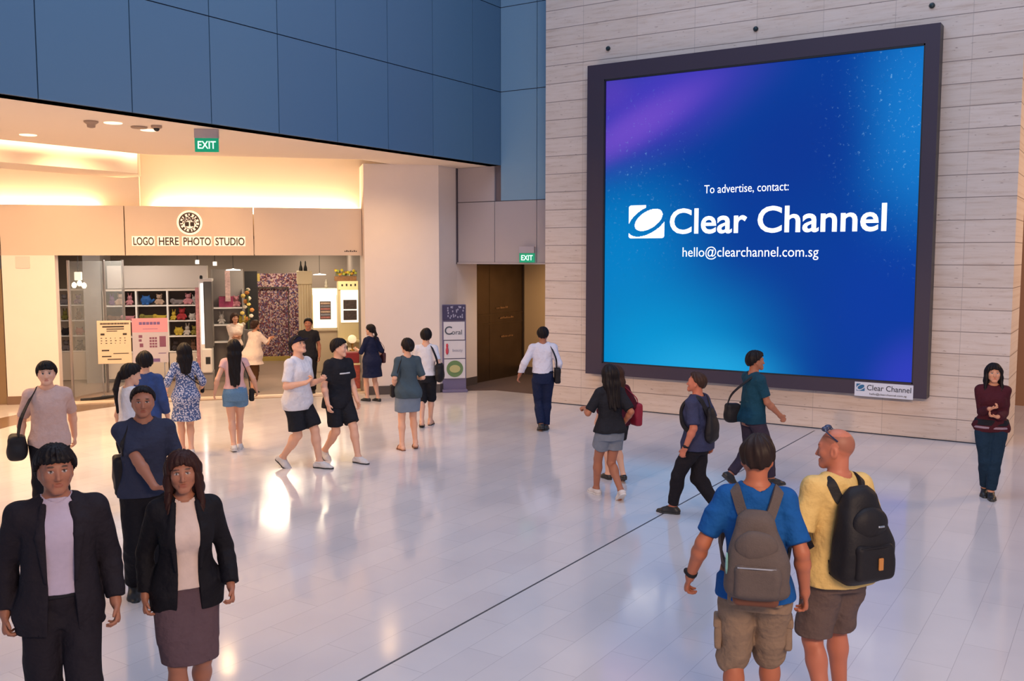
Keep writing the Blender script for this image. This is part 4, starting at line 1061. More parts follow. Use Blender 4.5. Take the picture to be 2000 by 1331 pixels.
# ------------------------------------------------------------------ the people in the hall
def carried(p, root, name, F, m, label, cat, c, extra=(), group=None):
    """something a person carries: a thing of its own, placed where it hangs"""
    c = np.asarray(c, float) * p.sc
    me = F.mesh(name, p.sc); me.transform(Matrix.Translation(Vector(-c)))
    o = link(name, me, m); R = Matrix.Rotation(root.rotation_euler.z, 4, 'Z')
    o.location = root.location + (R @ Vector(c)); o.rotation_euler = (0, 0, root.rotation_euler.z)
    tag(o, label, cat, group)
    for nm, G, mm in extra:
        if isinstance(G, Field):
            g = G.mesh(nm, p.sc); g.transform(Matrix.Translation(Vector(-c))); link(nm, g, mm, o)
        else:
            pts, w = G[0], G[1]; s_ = p.strap(pts, w, G[2] if len(G) > 2 else .006, nm, mm, o, up=G[3] if len(G) > 3 else None)
            s_.location = Vector(-c)
    return o
def small_field(c, r, h): return Field(np.asarray(c) - r, np.asarray(c) + r, h)
def backpack(p, root, m, mstrap, label, w=.155, hgt=.235, d=.085, off=.215, zc=1.17, xo=0.0, pocket=True, m2=None, extra=(), one=False, group=None):
    h = min(p.h, .007); c = p.T(V(xo, -off, zc)); F = small_field(c, .36, h)
    rows = [(c[2] + hgt * a, w * b, d * e, c[0], c[1] + d * g) for a, b, e, g in ((-1.02, .60, .50, .15), (-.88, .94, .86, 0), (-.45, 1.04, 1.02, -.08), (0, 1.0, 1.0, -.05), (.40, .84, .84, .05), (.72, .66, .62, .2), (.95, .50, .38, .35), (1.06, .34, .20, .45))]
    F.prof(rows, k=.01, p=2.9)
    F.ell(c + V(0, d * .1, hgt * .80), (w * .52, d * .55, hgt * .28), None, k=.04)
    F.wrinkle(.004, 12, 5)
    ex = []
    if pocket:
        G = small_field(c + V(0, -d * .9, -hgt * .42), .25, h); G.box(c + V(0, -d * .92, -hgt * .45), (w * .76, d * .36, hgt * .40), None, .035, k=.01); G.wrinkle(.005, 12, 2); ex.append(('front_pocket', G, m))
        G = small_field(c + V(0, -d * .9, hgt * .45), .25, h); G.ell(c + V(0, -d * .62, hgt * .34), (w * .70, d * .50, hgt * .36), None, k=.01); G.plane(c + V(0, 0, hgt * .08), (0, 0, -1)); G.wrinkle(.005, 14, 8); ex.append(('flap', G, m))
        zx = c + V(0, -d * 1.28, -hgt * .10); ex.append(('zip', ([zx - V(w * .62, -.012, .002), zx + V(0, 0, .002), zx - V(-w * .62, -.012, .002)], .008, .007, (0, 0, 1)), m2 or M_STEEL))
    top = c + V(0, .04, hgt * .80)
    for sg in ((-1, 1) if not one else (1,)):
        s0 = p.sh[sg] + V(-sg * .065, -.02, .045)
        pts = [top + V(sg * .040, -.02, -.04), p.T(V(sg * .078, -.128, 1.345)), p.T(V(sg * .108, -.085, 1.415)) + V(0, 0, .018), V(p.T(V(sg * .118, 0, 1.45))[0], s0[1] + .030, s0[2] + .012), p.T(V(sg * .122, .085, 1.36)) + V(0, .02, 0), p.T(V(sg * .135, .115, 1.24)) + V(0, .02, 0), p.T(V(sg * .172, .06, 1.10)) + V(sg * .012, .0, 0), c + V(sg * w * .82, .045, -hgt * .78)]
        ex.append(('shoulder_strap', (pts, .055, .014), mstrap))
    ex.append(('grab_handle', ([top + V(-.035, .005, .0), top + V(-.02, .01, .045), top + V(.02, .01, .045), top + V(.035, .005, .0)], .018, .010, (0, 1, 0)), mstrap))
    return carried(p, root, 'backpack', F, m, label, 'backpack', c, tuple(ex) + tuple(extra), group)
def hangbag(p, root, m, label, sg, half, x=.06, y=-.02, z=.95, cross=False, strapw=.028, name='shoulder_bag', cat='bag', rnd=.03, round_=False, tot=None, strap_m=None):
    hipx = abs(p.hip[sg][0]) + .105
    c = p.T(V(sg * (hipx + x), y, z)); F = small_field(c, max(half) + .08, min(p.h, .0075))
    F.box(c, half, None, rnd, k=.01)
    if round_: F.ell(c - V(0, 0, half[2] * .25), (half[0] * 1.15, half[1] * 1.2, half[2] * .85), None, k=.03)
    F.wrinkle(.004, 12, 4)
    sh = -sg if cross else sg
    s0 = p.sh[sh]
    xs = p.T(V(sh * .10, 0, 1.45))[0] if cross else s0[0] - sg * .045
    pts = [c + V(-sg * .02, -half[1] * .8, half[2]), (c + V(-sg * .01, -half[1] * .8, half[2]) + s0) / 2 + V(sg * .005 if not cross else 0, -.115 - .02 * cross, 0), V(xs, s0[1] - .05, s0[2] + .045), V(xs, s0[1] + .03, s0[2] + .05), (c + V(0, half[1] * .8, half[2]) + s0) / 2 + V(sg * .005 if not cross else 0, .125 + .02 * cross, 0), c + V(-sg * .02, half[1] * .8, half[2])]
    return carried(p, root, name, F, m, label, cat, c, (('strap', (pts, strapw, .008), strap_m or m),))
def placeh(px, py, h, face):
    """stand someone whose head top, h metres up, shows at this place of the photograph"""
    d = cam.matrix_basis.to_3x3() @ Vector(((px - 1000) / FPX, (665.5 - py) / FPX, -1))
    t = (h - CAMH) / d.z; return Vector((d.x * t, d.y * t, 0)), math.atan2(d.y, d.x) - PI / 2 + math.radians(face)
W_TEE = cloth('white_tee', (.68, .68, .74)); K_TEE = cloth('black_tee', (.013, .014, .020)); NAVY = cloth('navy_cloth', srgb(28, 34, 62))
DKTEAL = cloth('dark_teal_cloth', srgb(28, 70, 92)); DENIM = mat('light_denim', srgb(92, 130, 165), .85, noise=.25, nscale=50, bump=.3, bscale=80)
SOLEW = mat('white_sole', (.7, .68, .66), .5); SOLEK = mat('dark_sole', (.03, .03, .03), .6); SHOEW = cloth('white_canvas', (.66, .62, .60)); SHOEK = mat('black_shoe', (.018, .017, .018), .45)
BAGK = mat('black_bag', (.012, .011, .014), .6, bump=.2, spec=.25)
TAN = mat('tan_sandal', srgb(120, 80, 60), .6)
def sandals(p, root, m):
    for sg in (-1, 1):
        ball, R, an = p.foot[sg]; q = lambda x, y, z: ball + R @ V(x, y - .11, z)
        lo, hi = p.bounds([q(0, -.1, 0), q(0, .24, 0)], .07)
        G = Field(lo, hi, p.h * .8); up = R @ V(0, 0, 1)
        G.cone(q(0, -.045, .01), q(0, .10, .01), .038, .044, k=.02); G.cone(q(0, .10, .01), q(-sg * .012, .168, .01), .043, .028, k=.03)
        G.plane(q(0, 0, .012), up); G.plane(q(0, 0, -.006), -up)
        s_ = p.add('sandal', G, m, root)
        st = p.strap([q(-.044, .09, .012), q(-.030, .085, .055), q(.0, .085, .068), q(.030, .085, .055), q(.044, .09, .012)], .035, .006, 'sandal_strap', m, s_, up=up)
def chest_strip(p, root, m, x0=-.075, x1=.075, z=1.30, h=.016, name='chest_print'):
    F = Field(*[v for v in (p.T(V(0, .12, z)) - V(.14, .10, .05), p.T(V(0, .12, z)) + V(.14, .10, .05))], .004)
    F.prof([(r[0], r[1] + .030, r[2] + .030, r[3], r[4]) for r in p.rows()], p=2.3, k=0)
    c = p.T(V((x0 + x1) / 2, 0, z))
    for n, d in (((-1, 0, 0), -(c[0] - abs(x1 - x0) / 2)), ): pass
    F.plane((c[0] - (x1 - x0) / 2, 0, 0), (-1, 0, 0)); F.plane((c[0] + (x1 - x0) / 2, 0, 0), (1, 0, 0)); F.plane((0, 0, c[2] - h / 2), (0, 0, -1)); F.plane((0, 0, c[2] + h / 2), (0, 0, 1)); F.plane((0, c[1] + .05, 0), (0, -1, 0))
    p.add(name, F, m, root)
def belt(p, root, m, z=.985, o=.024, w=.03, name='belt'):
    F = Field(p.T(V(-.24, -.24, z - .05)), p.T(V(.24, .24, z + .05)), max(.005, p.h * .8))
    F.prof(p.rows(), off=o, k=0, p=2.25, zlo=z + p.pz - w / 2, zhi=z + p.pz + w / 2); p.add(name, F, m, root)
def watch(p, root, m, sg, name='wristwatch'):
    d = unit(p.wr[sg] - p.el[sg]); c = p.wr[sg] - d * .022; F = small_field(c, .07, .005)
    F.cone(c - d * .011, c + d * .011, .034 if not p.f else .029, .034 if not p.f else .029, k=0)
    F.plane(c + d * .012, d); F.plane(c - d * .012, -d); F.ell(c + unit(np.cross(d, (0, 1, 0))) * .03 * sg, (.015, .018, .018), None, k=.004); p.add(name, F, m, root)
def jacket(p, root, m, hem=.77, w0=.072, w1=.05, z1=1.0, o=.024, name='jacket'):
    F = p.top(hem=hem, sleeve=1.90, o=o, sl_o=.020, flare=.022, neck=.010, wr=.006)
    F.cone(p.T(V(0, .17, 1.43)), p.T(V(0, .17, z1)), w0, w1, k=.006, mode='cut', sq=((0, 1, 0), .38)); F.cone(p.T(V(0, .17, z1)), p.T(V(0, .17, .60)), w1, w1 * 1.35, k=.006, mode='cut', sq=((0, 1, 0), .38))
    for sg in (-1, 1):
        F.cone(p.T(V(sg * .066, .060, 1.435)), p.T(V(sg * .088, .118, 1.29)), .016, .024, k=.006, sq=((0, 1, .2), 1.8))
        F.cone(p.T(V(sg * .088, .118, 1.29)), p.T(V(sg * .070, .135, 1.06)), .024, .010, k=.006, sq=((0, 1, 0), 1.8))
    F.cone(p.T(V(-.05, -.045, 1.455)), p.T(V(.05, -.045, 1.455)), .026, .026, k=.01)
    a = p.add(name, F, m, root)
    return a

# 1 man in a dark suit, nearest on the left
def p_suit(p, root, m):
    jacket(p, root, m, hem=.78, w0=.085, w1=.062)
    F = Field(p.T(V(-.1, -.1, 1.38)), p.T(V(.1, .14, 1.54)), .005)      # shirt collar
    F.cone(p.T(V(0, -.016, 1.43)), p.H(0, -.012, 1.535), .066, .064, k=0); F.plane(p.T(V(0, .09, 1.475)), unit(V(0, -.10, 1))); p.add('collar', F, W_TEE if False else SHIRTM, root)
SHIRTM = cloth('mauve_white_shirt', srgb(186, 172, 190), bump=.15)
SUIT = cloth('charcoal_suit', srgb(34, 29, 36), rough=.8); SUITK = cloth('black_suit', srgb(20, 18, 24), rough=.75)
person('man in an open charcoal suit jacket and pale shirt striding forward at the front left', placeh(106, 868, 1.93, 182),
       dict(sex='m', height=1.93, res=.0055, skin='tan', footL=(-.09, .10, 0, 8), footR=(.09, -.22, .45, 8), handL=(.085, .05, -.50), handR=(.085, -.04, -.50), head=(4, -4, 0), fringe=1, seed=11, shw=1.03, gripL=35, gripR=38),
       [('top', 'shirt', SHIRTM, dict(hem=.98, sleeve=1.6, o=.012, neck=.004)), ('legs', 'trousers', SUIT, dict(upto=1.97, o=.022, o2=.034, wr=.006)), ('fn', 'jacket', SUIT, dict(f=p_suit)),
        ('fn', 'belt', BAGK, dict(f=lambda p, r, m: belt(p, r, m, .975, .022))), ('shoes', 'shoe', (SHOEK, SOLEK)), ('hair', 'hair', M_HAIR, dict(style='short', vol=1.15))])
# 2 woman in a black blazer and grey skirt beside him
def p_blazer(p, root, m): jacket(p, root, m, hem=.80, w0=.075, w1=.060, o=.026)
BLOUSE = cloth('cream_blouse', srgb(214, 190, 178), bump=.15); SKIRTG = cloth('grey_plum_skirt', srgb(92, 72, 78))
M_AUB = mat('auburn_dark_hair', srgb(50, 26, 22), .55, spec=.2, noise=.35, nscale=60)
person('woman in a black blazer, cream blouse and plum-grey pencil skirt beside the suited man', placeh(356, 884, 1.80, 186),
       dict(sex='f', height=1.80, res=.0055, skin='tan', footL=(-.07, -.16, .5, 4), footR=(.07, .08, .10, 4), handL=(.09, .12, -.47), handR=(.085, .0, -.50), head=(-8, -6, 4), seed=12, frontlocks=1, gripL=45, gripR=35, lean=.03),
       [('top', 'blouse', BLOUSE, dict(hem=.93, sleeve=1.5, o=.012, neck=.012, vneck=.06)), ('skirt', 'skirt', SKIRTG, dict(hem=.50, o=.016, flare=.0)), ('fn', 'blazer', SUITK, dict(f=p_blazer)),
        ('shoes', 'shoe', (SHOEK, SOLEK), dict(low=True)), ('hair', 'hair', M_AUB, dict(style='long', vol=1.1, length=.22))])
# 3 man in a dark blue tee behind them
DKTEE = cloth('slate_navy_tee', srgb(48, 52, 72))
P3, R3 = person('man in a slate navy t-shirt reaching one bare arm across, behind the suited pair', placeh(277, 752, 1.90, 186),
       dict(sex='m', height=1.90, res=.007, skin='tan', footL=(-.09, .10, 0, 8), footR=(.09, -.16, .3, 8), handL=(.03, .26, -.34), handR=(-.20, .30, -.40), head=(-6, -2, 0), seed=13, dirR=(-.9, .3, -.25), gripR=45),
       [('top', 't_shirt', DKTEE, dict(hem=.86, sleeve=.72, o=.016, flare=.015)), ('legs', 'trousers', SUITK, dict(upto=1.95, o=.022, o2=.034)), ('shoes', 'shoe', (SHOEK, SOLEK)), ('hair', 'hair', M_HAIR, dict(style='crop'))])
GREYBAG = mat('grey_tote_cloth', srgb(96, 92, 92), .8, bump=.2)
hangbag(P3, R3, BAGK, 'black bag hanging behind the man in the slate navy t-shirt', 1, (.05, .11, .15), x=-.02, y=-.10, z=1.02, strapw=.035)
# 4 man in a beige tee at the left edge
BEIGE = cloth('dusty_pink_tee', srgb(200, 168, 158))
P4, R4 = person('man in a dusty pink t-shirt walking in front of the left pier', placeh(90, 706, 1.84, 178),
       dict(sex='m', height=1.84, res=.007, skin='light', footL=(-.09, -.16, .3, 8), footR=(.09, .12, 0, 8), handL='back', handR=(.10, .02, -.48), head=(0, -5, 0), seed=14, fringe=1, gripR=60),
       [('top', 't_shirt', BEIGE, dict(hem=.84, sleeve=.85, o=.018, flare=.018)), ('legs', 'trousers', SUITK, dict(upto=1.95, o=.022, o2=.034)), ('shoes', 'shoe', (SHOEW, SOLEW)), ('hair', 'hair', M_HAIR, dict(style='short', vol=1.2))])
hangbag(P4, R4, BAGK, 'round black bag hanging at the hip of the man in the dusty pink t-shirt', 1, (.085, .13, .13), x=.11, y=.03, z=.86, strapw=.05, round_=True, rnd=.05)
# 5, 6 couple looking into the shop
person('woman in a white t-shirt with a long black ponytail beside the denim shirt', placeh(249, 712, 1.74, -62),
       dict(sex='f', height=1.74, res=.007, skin='light', footL=(-.08, .02, 0, 8), footR=(.08, -.05, 0, 8), handL='hang', handR='fwd', head=(-14, 10, 0), seed=15),
       [('top', 't_shirt', W_TEE, dict(hem=.88, sleeve=.55, o=.014)), ('legs', 'shorts', DENIM, dict(upto=.6, o=.02, o2=.035)), ('shoes', 'shoe', (SHOEW, SOLEW)), ('hair', 'hair', M_HAIR, dict(style='tail', length=.42, vol=1.1))])
DSHIRT = mat('blue_denim_shirt', srgb(42, 66, 118), .85, noise=.45, nscale=16, bump=.3)
person('man in a blue denim shirt with round black hair, facing the shop posters', placeh(280, 690, 1.74, -18),
       dict(sex='m', height=1.74, res=.007, skin='light', footL=(-.09, .0, 0, 8), footR=(.09, -.04, 0, 8), handL='hang', handR=(.08, .10, -.50), head=(24, 0, 0), seed=16),
       [('top', 'denim_shirt', DSHIRT, dict(hem=.84, sleeve=1.75, o=.020, sl_o=.022)), ('legs', 'trousers', SUITK, dict(upto=1.95, o=.022, o2=.032)), ('shoes', 'shoe', (SHOEW, SOLEW)), ('hair', 'hair', M_HAIR, dict(style='short', vol=1.5))])
# 7 woman in a floral dress
FLOR = mat('floral_dress_cloth', (.5, .55, .68), .85)
_n, _l, _b = nodes_of(FLOR); _t = _n.new('ShaderNodeTexCoord'); _v = _n.new('ShaderNodeTexVoronoi'); _v.inputs['Scale'].default_value = 42; _l.new(_t.outputs['Object'], _v.inputs['Vector'])
_r = ramp(FLOR.node_tree, [(0.0, srgb(205, 205, 215)), (0.42, srgb(190, 190, 208)), (0.50, srgb(70, 92, 140)), (1.0, srgb(60, 80, 128))]); _l.new(_v.outputs['Distance'], _r.inputs[0]); _l.new(_r.outputs[0], _b.inputs['Base Color'])
P7, R7 = person('woman in a blue and white floral dress with wavy black hair, seen from behind', place(366, 887, 8),
       dict(sex='f', height=1.68, res=.007, skin='light', footL=(-.06, .05, 0, 6), footR=(.05, -.08, .1, 10), handL=(.13, .10, -.40), handR=(.10, .10, -.42), head=(0, 0, 0), seed=17, gripL=40),
       [('top', 'dress', FLOR, dict(hem=.54, sleeve=1.25, o=.016, flare=.034, sl_o=.026, neck=.012, wr=.007)), ('shoes', 'shoe', (SHOEW, SOLEW), dict(low=True)), ('hair', 'hair', M_HAIR, dict(style='long', vol=1.35, length=.22))])
hangbag(P7, R7, BAGK, 'small black crossbody bag on the woman in the floral dress', 1, (.03, .08, .06), x=.07, y=.10, z=1.0, cross=True, strapw=.014)
# 8 woman in denim shorts with very long hair
BLUSH = cloth('blush_top', srgb(222, 178, 175))
P8, R8 = person('woman in light denim shorts and blush top with waist-long black hair', place(462, 880, 2),
       dict(sex='f', height=1.72, res=.007, skin='light', footL=(-.04, -.10, .12, 5), footR=(.05, .10, 0, 8), handL=(.15, .05, -.47), handR=(.18, .10, -.46), head=(0, 2, 0), seed=18, gripL=15, gripR=20),
       [('top', 'top', BLUSH, dict(hem=.985, sleeve=.30, o=.012, flare=.01, neck=.02)), ('legs', 'denim_shorts', DENIM, dict(upto=.42, o=.022, o2=.05, top_=1.02)), ('shoes', 'shoe', (SHOEW, SOLEW)), ('hair', 'hair', M_HAIR, dict(style='long', vol=1.2, length=.46))])
hangbag(P8, R8, BAGK, 'black bag at the right hip of the woman in denim shorts', 1, (.04, .08, .10), x=.06, y=.12, z=.86, strapw=.012)
# 9, 10, 11 people inside the shop
ORNG = cloth('peach_blouse', srgb(238, 214, 196))
person('woman in a pale blouse with folded arms inside the shop by the shelves', placeh(458, 612, 1.64, 190),
       dict(sex='f', height=1.64, res=.009, skin='warm', footL=(-.08, 0, 0, 8), footR=(.08, .03, 0, 8), handL=(-.12, .24, -.26), handR=(-.14, .24, -.24), dirL=(-1, .1, .1), dirR=(-1, .1, 0), head=(8, -4, 0), seed=19),
       [('top', 'blouse', ORNG, dict(hem=.9, sleeve=.7, o=.016)), ('legs', 'trousers', SUITK, dict(upto=1.95, o=.02, o2=.03)), ('shoes', 'shoe', (SHOEK, SOLEK)), ('hair', 'hair', M_HAIRB, dict(style='bob', vol=1.1))])
CREAMC = cloth('cream_smock', srgb(226, 208, 196)); BRN = cloth('brown_trousers', srgb(98, 66, 40))
person('person in a cream smock and brown cropped trousers bending forward inside the shop entrance', place(494, 768, -48),
       dict(sex='f', height=1.60, res=.008, skin='warm', footL=(-.08, .05, 0, 8), footR=(.08, -.08, 0, 8), lean=.20, handL=(-.02, .36, -.16), handR=(-.02, .34, -.10), dirL=(0, 1, 0), dirR=(0, 1, .2), head=(0, -10, 0), seed=20),
       [('top', 'smock', CREAMC, dict(hem=.70, sleeve=.9, o=.028, flare=.085, sl_o=.03)), ('legs', 'cropped_trousers', BRN, dict(upto=1.5, o=.022, o2=.035)), ('shoes', 'shoe', (SHOEK, SOLEK)), ('hair', 'hair', M_HAIRB, dict(style='bun'))])
person('person in a black top facing out of the shop, behind the cap wearer', placeh(602, 622, 1.66, 172),
       dict(sex='m', height=1.66, res=.009, skin='tan', footL=(-.08, 0, 0, 8), footR=(.08, .05, 0, 8), seed=21),
       [('top', 't_shirt', K_TEE, dict(hem=.84, sleeve=.6, o=.018)), ('legs', 'trousers', SUITK, dict(upto=1.95, o=.02, o2=.03)), ('shoes', 'shoe', (SHOEK, SOLEK)), ('hair', 'hair', M_HAIR, dict(style='short'))])
# 12 tall man in white tee and dark cap
def p_cap(p, root, m):
    F = small_field(p.H(0, .03, 1.66), .24, .006); F.ell(p.H(0, -.012, 1.645), (.090, .110, .098), p.HR, k=.01); F.plane(p.H(0, 0, 1.632), -p.HR[:, 2])
    a = p.add('cap', F, m, root)
    G = small_field(p.H(0, .1, 1.64), .16, .006); G.ell(p.H(0, .105, 1.632), (.075, .088, .03), p.HR, k=0); G.plane(p.H(0, 0, 1.644), p.HR[:, 2]); G.plane(p.H(0, 0, 1.634), -p.HR[:, 2]); p.add('brim', G, m, a)
CAPM = cloth('navy_cap', srgb(28, 28, 48))
P12, R12 = person('tall man in a white t-shirt, black shorts and navy cap, hand at chest', place(584, 913, -128),
       dict(sex='m', height=1.93, res=.0065, skin='light', footL=(-.08, .26, 0, 8), footR=(.08, -.24, .5, 8), handL=(-.06, .26, -.22), handR=(.0, .24, -.22), dirR=(-.6, .5, .5), dirL=(-.4, .7, .3), gripR=60, gripL=60, head=(-8, -24, 0), seed=22, lean=.05),
       [('top', 't_shirt', W_TEE, dict(hem=.80, sleeve=.80, o=.020, flare=.024, sl_o=.028, wr=.008)), ('legs', 'shorts', K_TEE, dict(upto=.86, o=.026, o2=.05, wr=.007)), ('shoes', 'shoe', (SHOEW, SOLEK)), ('hair', 'hair', M_HAIR, dict(style='crop')), ('fn', 'cap', CAPM, dict(f=p_cap))])
# 13 man in a black tee with a white chest stripe
P13, R13 = person('man in black t-shirt with a white chest stripe and black shorts, looking right', place(663, 900, -142),
       dict(sex='m', height=1.86, res=.0065, skin='light', footL=(-.08, .30, 0, 8), footR=(.08, -.26, .5, 8), handL=(.02, .16, -.50), handR=(.10, .10, -.50), head=(36, 2, 0), seed=23, lean=.04),
       [('top', 't_shirt', K_TEE, dict(hem=.80, sleeve=.72, o=.022, flare=.025, wr=.008)), ('legs', 'shorts', K_TEE, dict(upto=.84, o=.026, o2=.045, wr=.007)), ('shoes', 'shoe', (SHOEW, SOLEK)), ('hair', 'hair', M_HAIR, dict(style='short', vol=1.1)),
        ('fn', 'x', mat('print_white', (.62, .64, .66), .7), dict(f=lambda p, r, m: chest_strip(p, r, m, -.085, .085, 1.27, .020)))])
# 14 woman in a navy dress at the counter
P14, R14 = person('woman in a short navy dress at the right end of the shop opening', place(727, 784, 42),
       dict(sex='f', height=1.60, res=.0075, skin='light', footL=(-.07, .08, 0, 8), footR=(.07, -.12, 0, 8), handL=(.0, .30, -.22), handR=(.04, .06, -.44), head=(10, 0, 0), seed=24),
       [('top', 'dress', NAVY, dict(hem=.56, sleeve=1.0, o=.022, flare=.04, sl_o=.02, wr=.006)), ('shoes', 'shoe', (SHOEK, SOLEK), dict(low=True)), ('hair', 'hair', M_HAIR, dict(style='tail', vol=1.1, length=.2))])
hangbag(P14, R14, mat('brown_bag', srgb(74, 36, 44), .5), 'dark brown handbag on the arm of the woman in the navy dress', 1, (.04, .10, .12), x=.07, y=-.06, z=.97, strapw=.018, name='handbag', cat='handbag')
# 15 woman in a grey-green tee and grey skirt
TEALG = mat('grey_green_tee', srgb(58, 76, 88), .85, noise=.3, nscale=8, bump=.3); SKT = mat('blue_grey_skirt', srgb(112, 128, 148), .85, noise=.18, nscale=9)
P15, R15 = person('woman with a low bun in grey-green t-shirt and blue-grey skirt', place(798, 878, 12),
       dict(sex='f', height=1.73, res=.007, skin='light', footL=(-.11, -.04, 0, 14), footR=(.12, .04, .1, 8), handL=(.05, .06, -.44), handR=(.02, .2, -.3), head=(18, -6, 0), seed=25, lean=.07, fat=1.0),
       [('top', 't_shirt', TEALG, dict(hem=.82, sleeve=.9, o=.022, flare=.018, sl_o=.028, wr=.009)), ('skirt', 'skirt', SKT, dict(hem=.60, o=.022, flare=.03)), ('fn', 'sandals', TAN, dict(f=sandals)), ('hair', 'hair', M_HAIR, dict(style='bun', vol=1.1))])
hangbag(P15, R15, BAGK, 'small black bag at the left side of the woman in the grey-green t-shirt', -1, (.035, .07, .10), x=.04, y=.06, z=.92, strapw=.012)
# 16 woman in white top with a black backpack
P16, R16 = person('person in a white top and long black shorts by the cream pier', place(833, 833, -8),
       dict(sex='m', height=1.74, res=.007, skin='light', fat=.9, shw=.9, footL=(-.06, -.14, .2, 8), footR=(.05, .14, 0, 8), handL='fwd', handR=(.03, .14, -.34), head=(8, -6, 0), seed=26),
       [('top', 'shirt', W_TEE, dict(hem=.92, sleeve=.75, o=.018, flare=.012)), ('legs', 'long_shorts', K_TEE, dict(upto=1.08, o=.022, o2=.045)), ('fn', 'sandals', mat('black_sandal', (.02, .02, .02), .6), dict(f=sandals)), ('hair', 'hair', M_HAIR, dict(style='short', vol=1.2))])
hangbag(P16, R16, BAGK, 'big round black shoulder bag on the person in the white top', 1, (.07, .13, .16), x=.05, y=-.05, z=.98, strapw=.04, round_=True, rnd=.06)
# 17 man in a white shirt
BSHIRT = cloth('pale_business_shirt', (.66, .66, .76), bump=.35, bscale=20); NAVT = cloth('navy_trousers', srgb(26, 36, 66))
P17, R17 = person('man in a pale long-sleeved shirt and navy trousers walking to the lift lobby', place(1060, 841, 4),
       dict(sex='m', height=1.79, res=.0065, skin='tan', fat=1.0, footL=(-.03, -.10, .30, 6), footR=(.05, .04, 0, 8), handL=(.22, .04, -.46), handR=(.08, .10, -.44), head=(-4, 0, 0), seed=27),
       [('top', 'shirt', BSHIRT, dict(hem=.97, sleeve=1.95, o=.022, flare=.004, sl_o=.014, neck=.006, wr=.008, bag=.012)), ('legs', 'trousers', NAVT, dict(upto=1.97, o=.020, o2=.028, top_=1.01, wr=.006)), ('fn', 'belt', BAGK, dict(f=lambda p, r, m: belt(p, r, m, .985, .022))),
        ('shoes', 'shoe', (SHOEK, SOLEK)), ('hair', 'hair', M_HAIR, dict(style='short', vol=.9))])
hangbag(P17, R17, BAGK, 'black messenger bag at the right hip of the man in the pale shirt', 1, (.05, .12, .13), x=.045, y=-.02, z=.93, strapw=.035, name='messenger_bag')
# 18 / 19 two women below the screen
GREYSH = mat('grey_shorts', srgb(112, 122, 138), .85, noise=.2, nscale=20, bump=.3)
P18, R18 = person('woman in a black top and grey shorts with long black hair, below the screen', place(1190, 974, 28),
       dict(sex='f', height=1.70, res=.0065, skin='tan', fat=1.03, footL=(-.05, .26, 0, 8), footR=(.06, -.24, .62, 8), handL=(.06, .26, -.22), handR=(.05, .02, -.42), dirL=(.3, 1, -.1), head=(0, -2, 0), seed=28, gripL=60),
       [('top', 'top', K_TEE, dict(hem=.90, sleeve=.85, o=.020, flare=.02, sl_o=.03, wr=.007)), ('legs', 'shorts', GREYSH, dict(upto=.52, o=.020, o2=.042, top_=1.0)), ('shoes', 'shoe', (SHOEW, SOLEW), dict(low=True)), ('hair', 'hair', M_HAIR, dict(style='long', vol=1.25, length=.30))])
WINE = cloth('wine_red_top', srgb(78, 22, 36))
P19, R19 = person('woman in a wine red top, half hidden behind the woman in grey shorts', place(1203, 940, 25),
       dict(sex='f', height=1.56, res=.0075, skin='light', footL=(-.06, .16, 0, 8), footR=(.06, -.14, .35, 8), handL='fwd', handR=(.05, .05, -.40), head=(-5, 0, 0), seed=29),
       [('top', 'top', WINE, dict(hem=.86, sleeve=1.3, o=.02, sl_o=.02)), ('legs', 'shorts', K_TEE, dict(upto=.6, o=.02, o2=.04)), ('shoes', 'shoe', (SHOEK, SOLEK), dict(low=True)), ('hair', 'hair', M_HAIRB, dict(style='long', vol=1.25, length=.2))])
hangbag(P19, R19, mat('crimson_bag', srgb(150, 22, 48), .6, bump=.2), 'crimson tote bag on the right shoulder of the woman in the wine red top', 1, (.06, .14, .17), x=.09, y=-.06, z=1.02, strapw=.022, name='tote_bag', cat='bag', rnd=.04)
# 20 man in navy tee
NTEE = cloth('washed_navy_tee', srgb(52, 56, 84)); DKJ = cloth('black_jeans', srgb(30, 28, 34))
P20, R20 = person('man in a washed navy t-shirt and black jeans striding left in front of the screen', place(1358, 1008, 68),
       dict(sex='m', height=1.72, res=.006, skin='ruddy', fat=1.02, footL=(-.05, .26, 0, 8), footR=(.06, -.34, .75, 8), handL=(.10, .03, -.50), handR=(.04, -.10, -.50), head=(6, -8, 0), seed=30, gripL=35, lean=.02),
       [('top', 't_shirt', NTEE, dict(hem=.84, sleeve=.85, o=.024, flare=.03, sl_o=.03, wr=.009)), ('legs', 'jeans', DKJ, dict(upto=1.93, o=.020, o2=.030, wr=.008)), ('shoes', 'shoe', (SHOEK, SOLEK)), ('hair', 'hair', M_HAIRB, dict(style='crop')), ('fn', 'bracelet', BAGK, dict(f=lambda p, r, m: watch(p, r, m, -1, 'bracelet')))])
backpack(P20, R20, BAGK, BAGK, 'slim black backpack on the man in the washed navy t-shirt', w=.12, hgt=.19, d=.05, off=.185, zc=1.12, pocket=False)
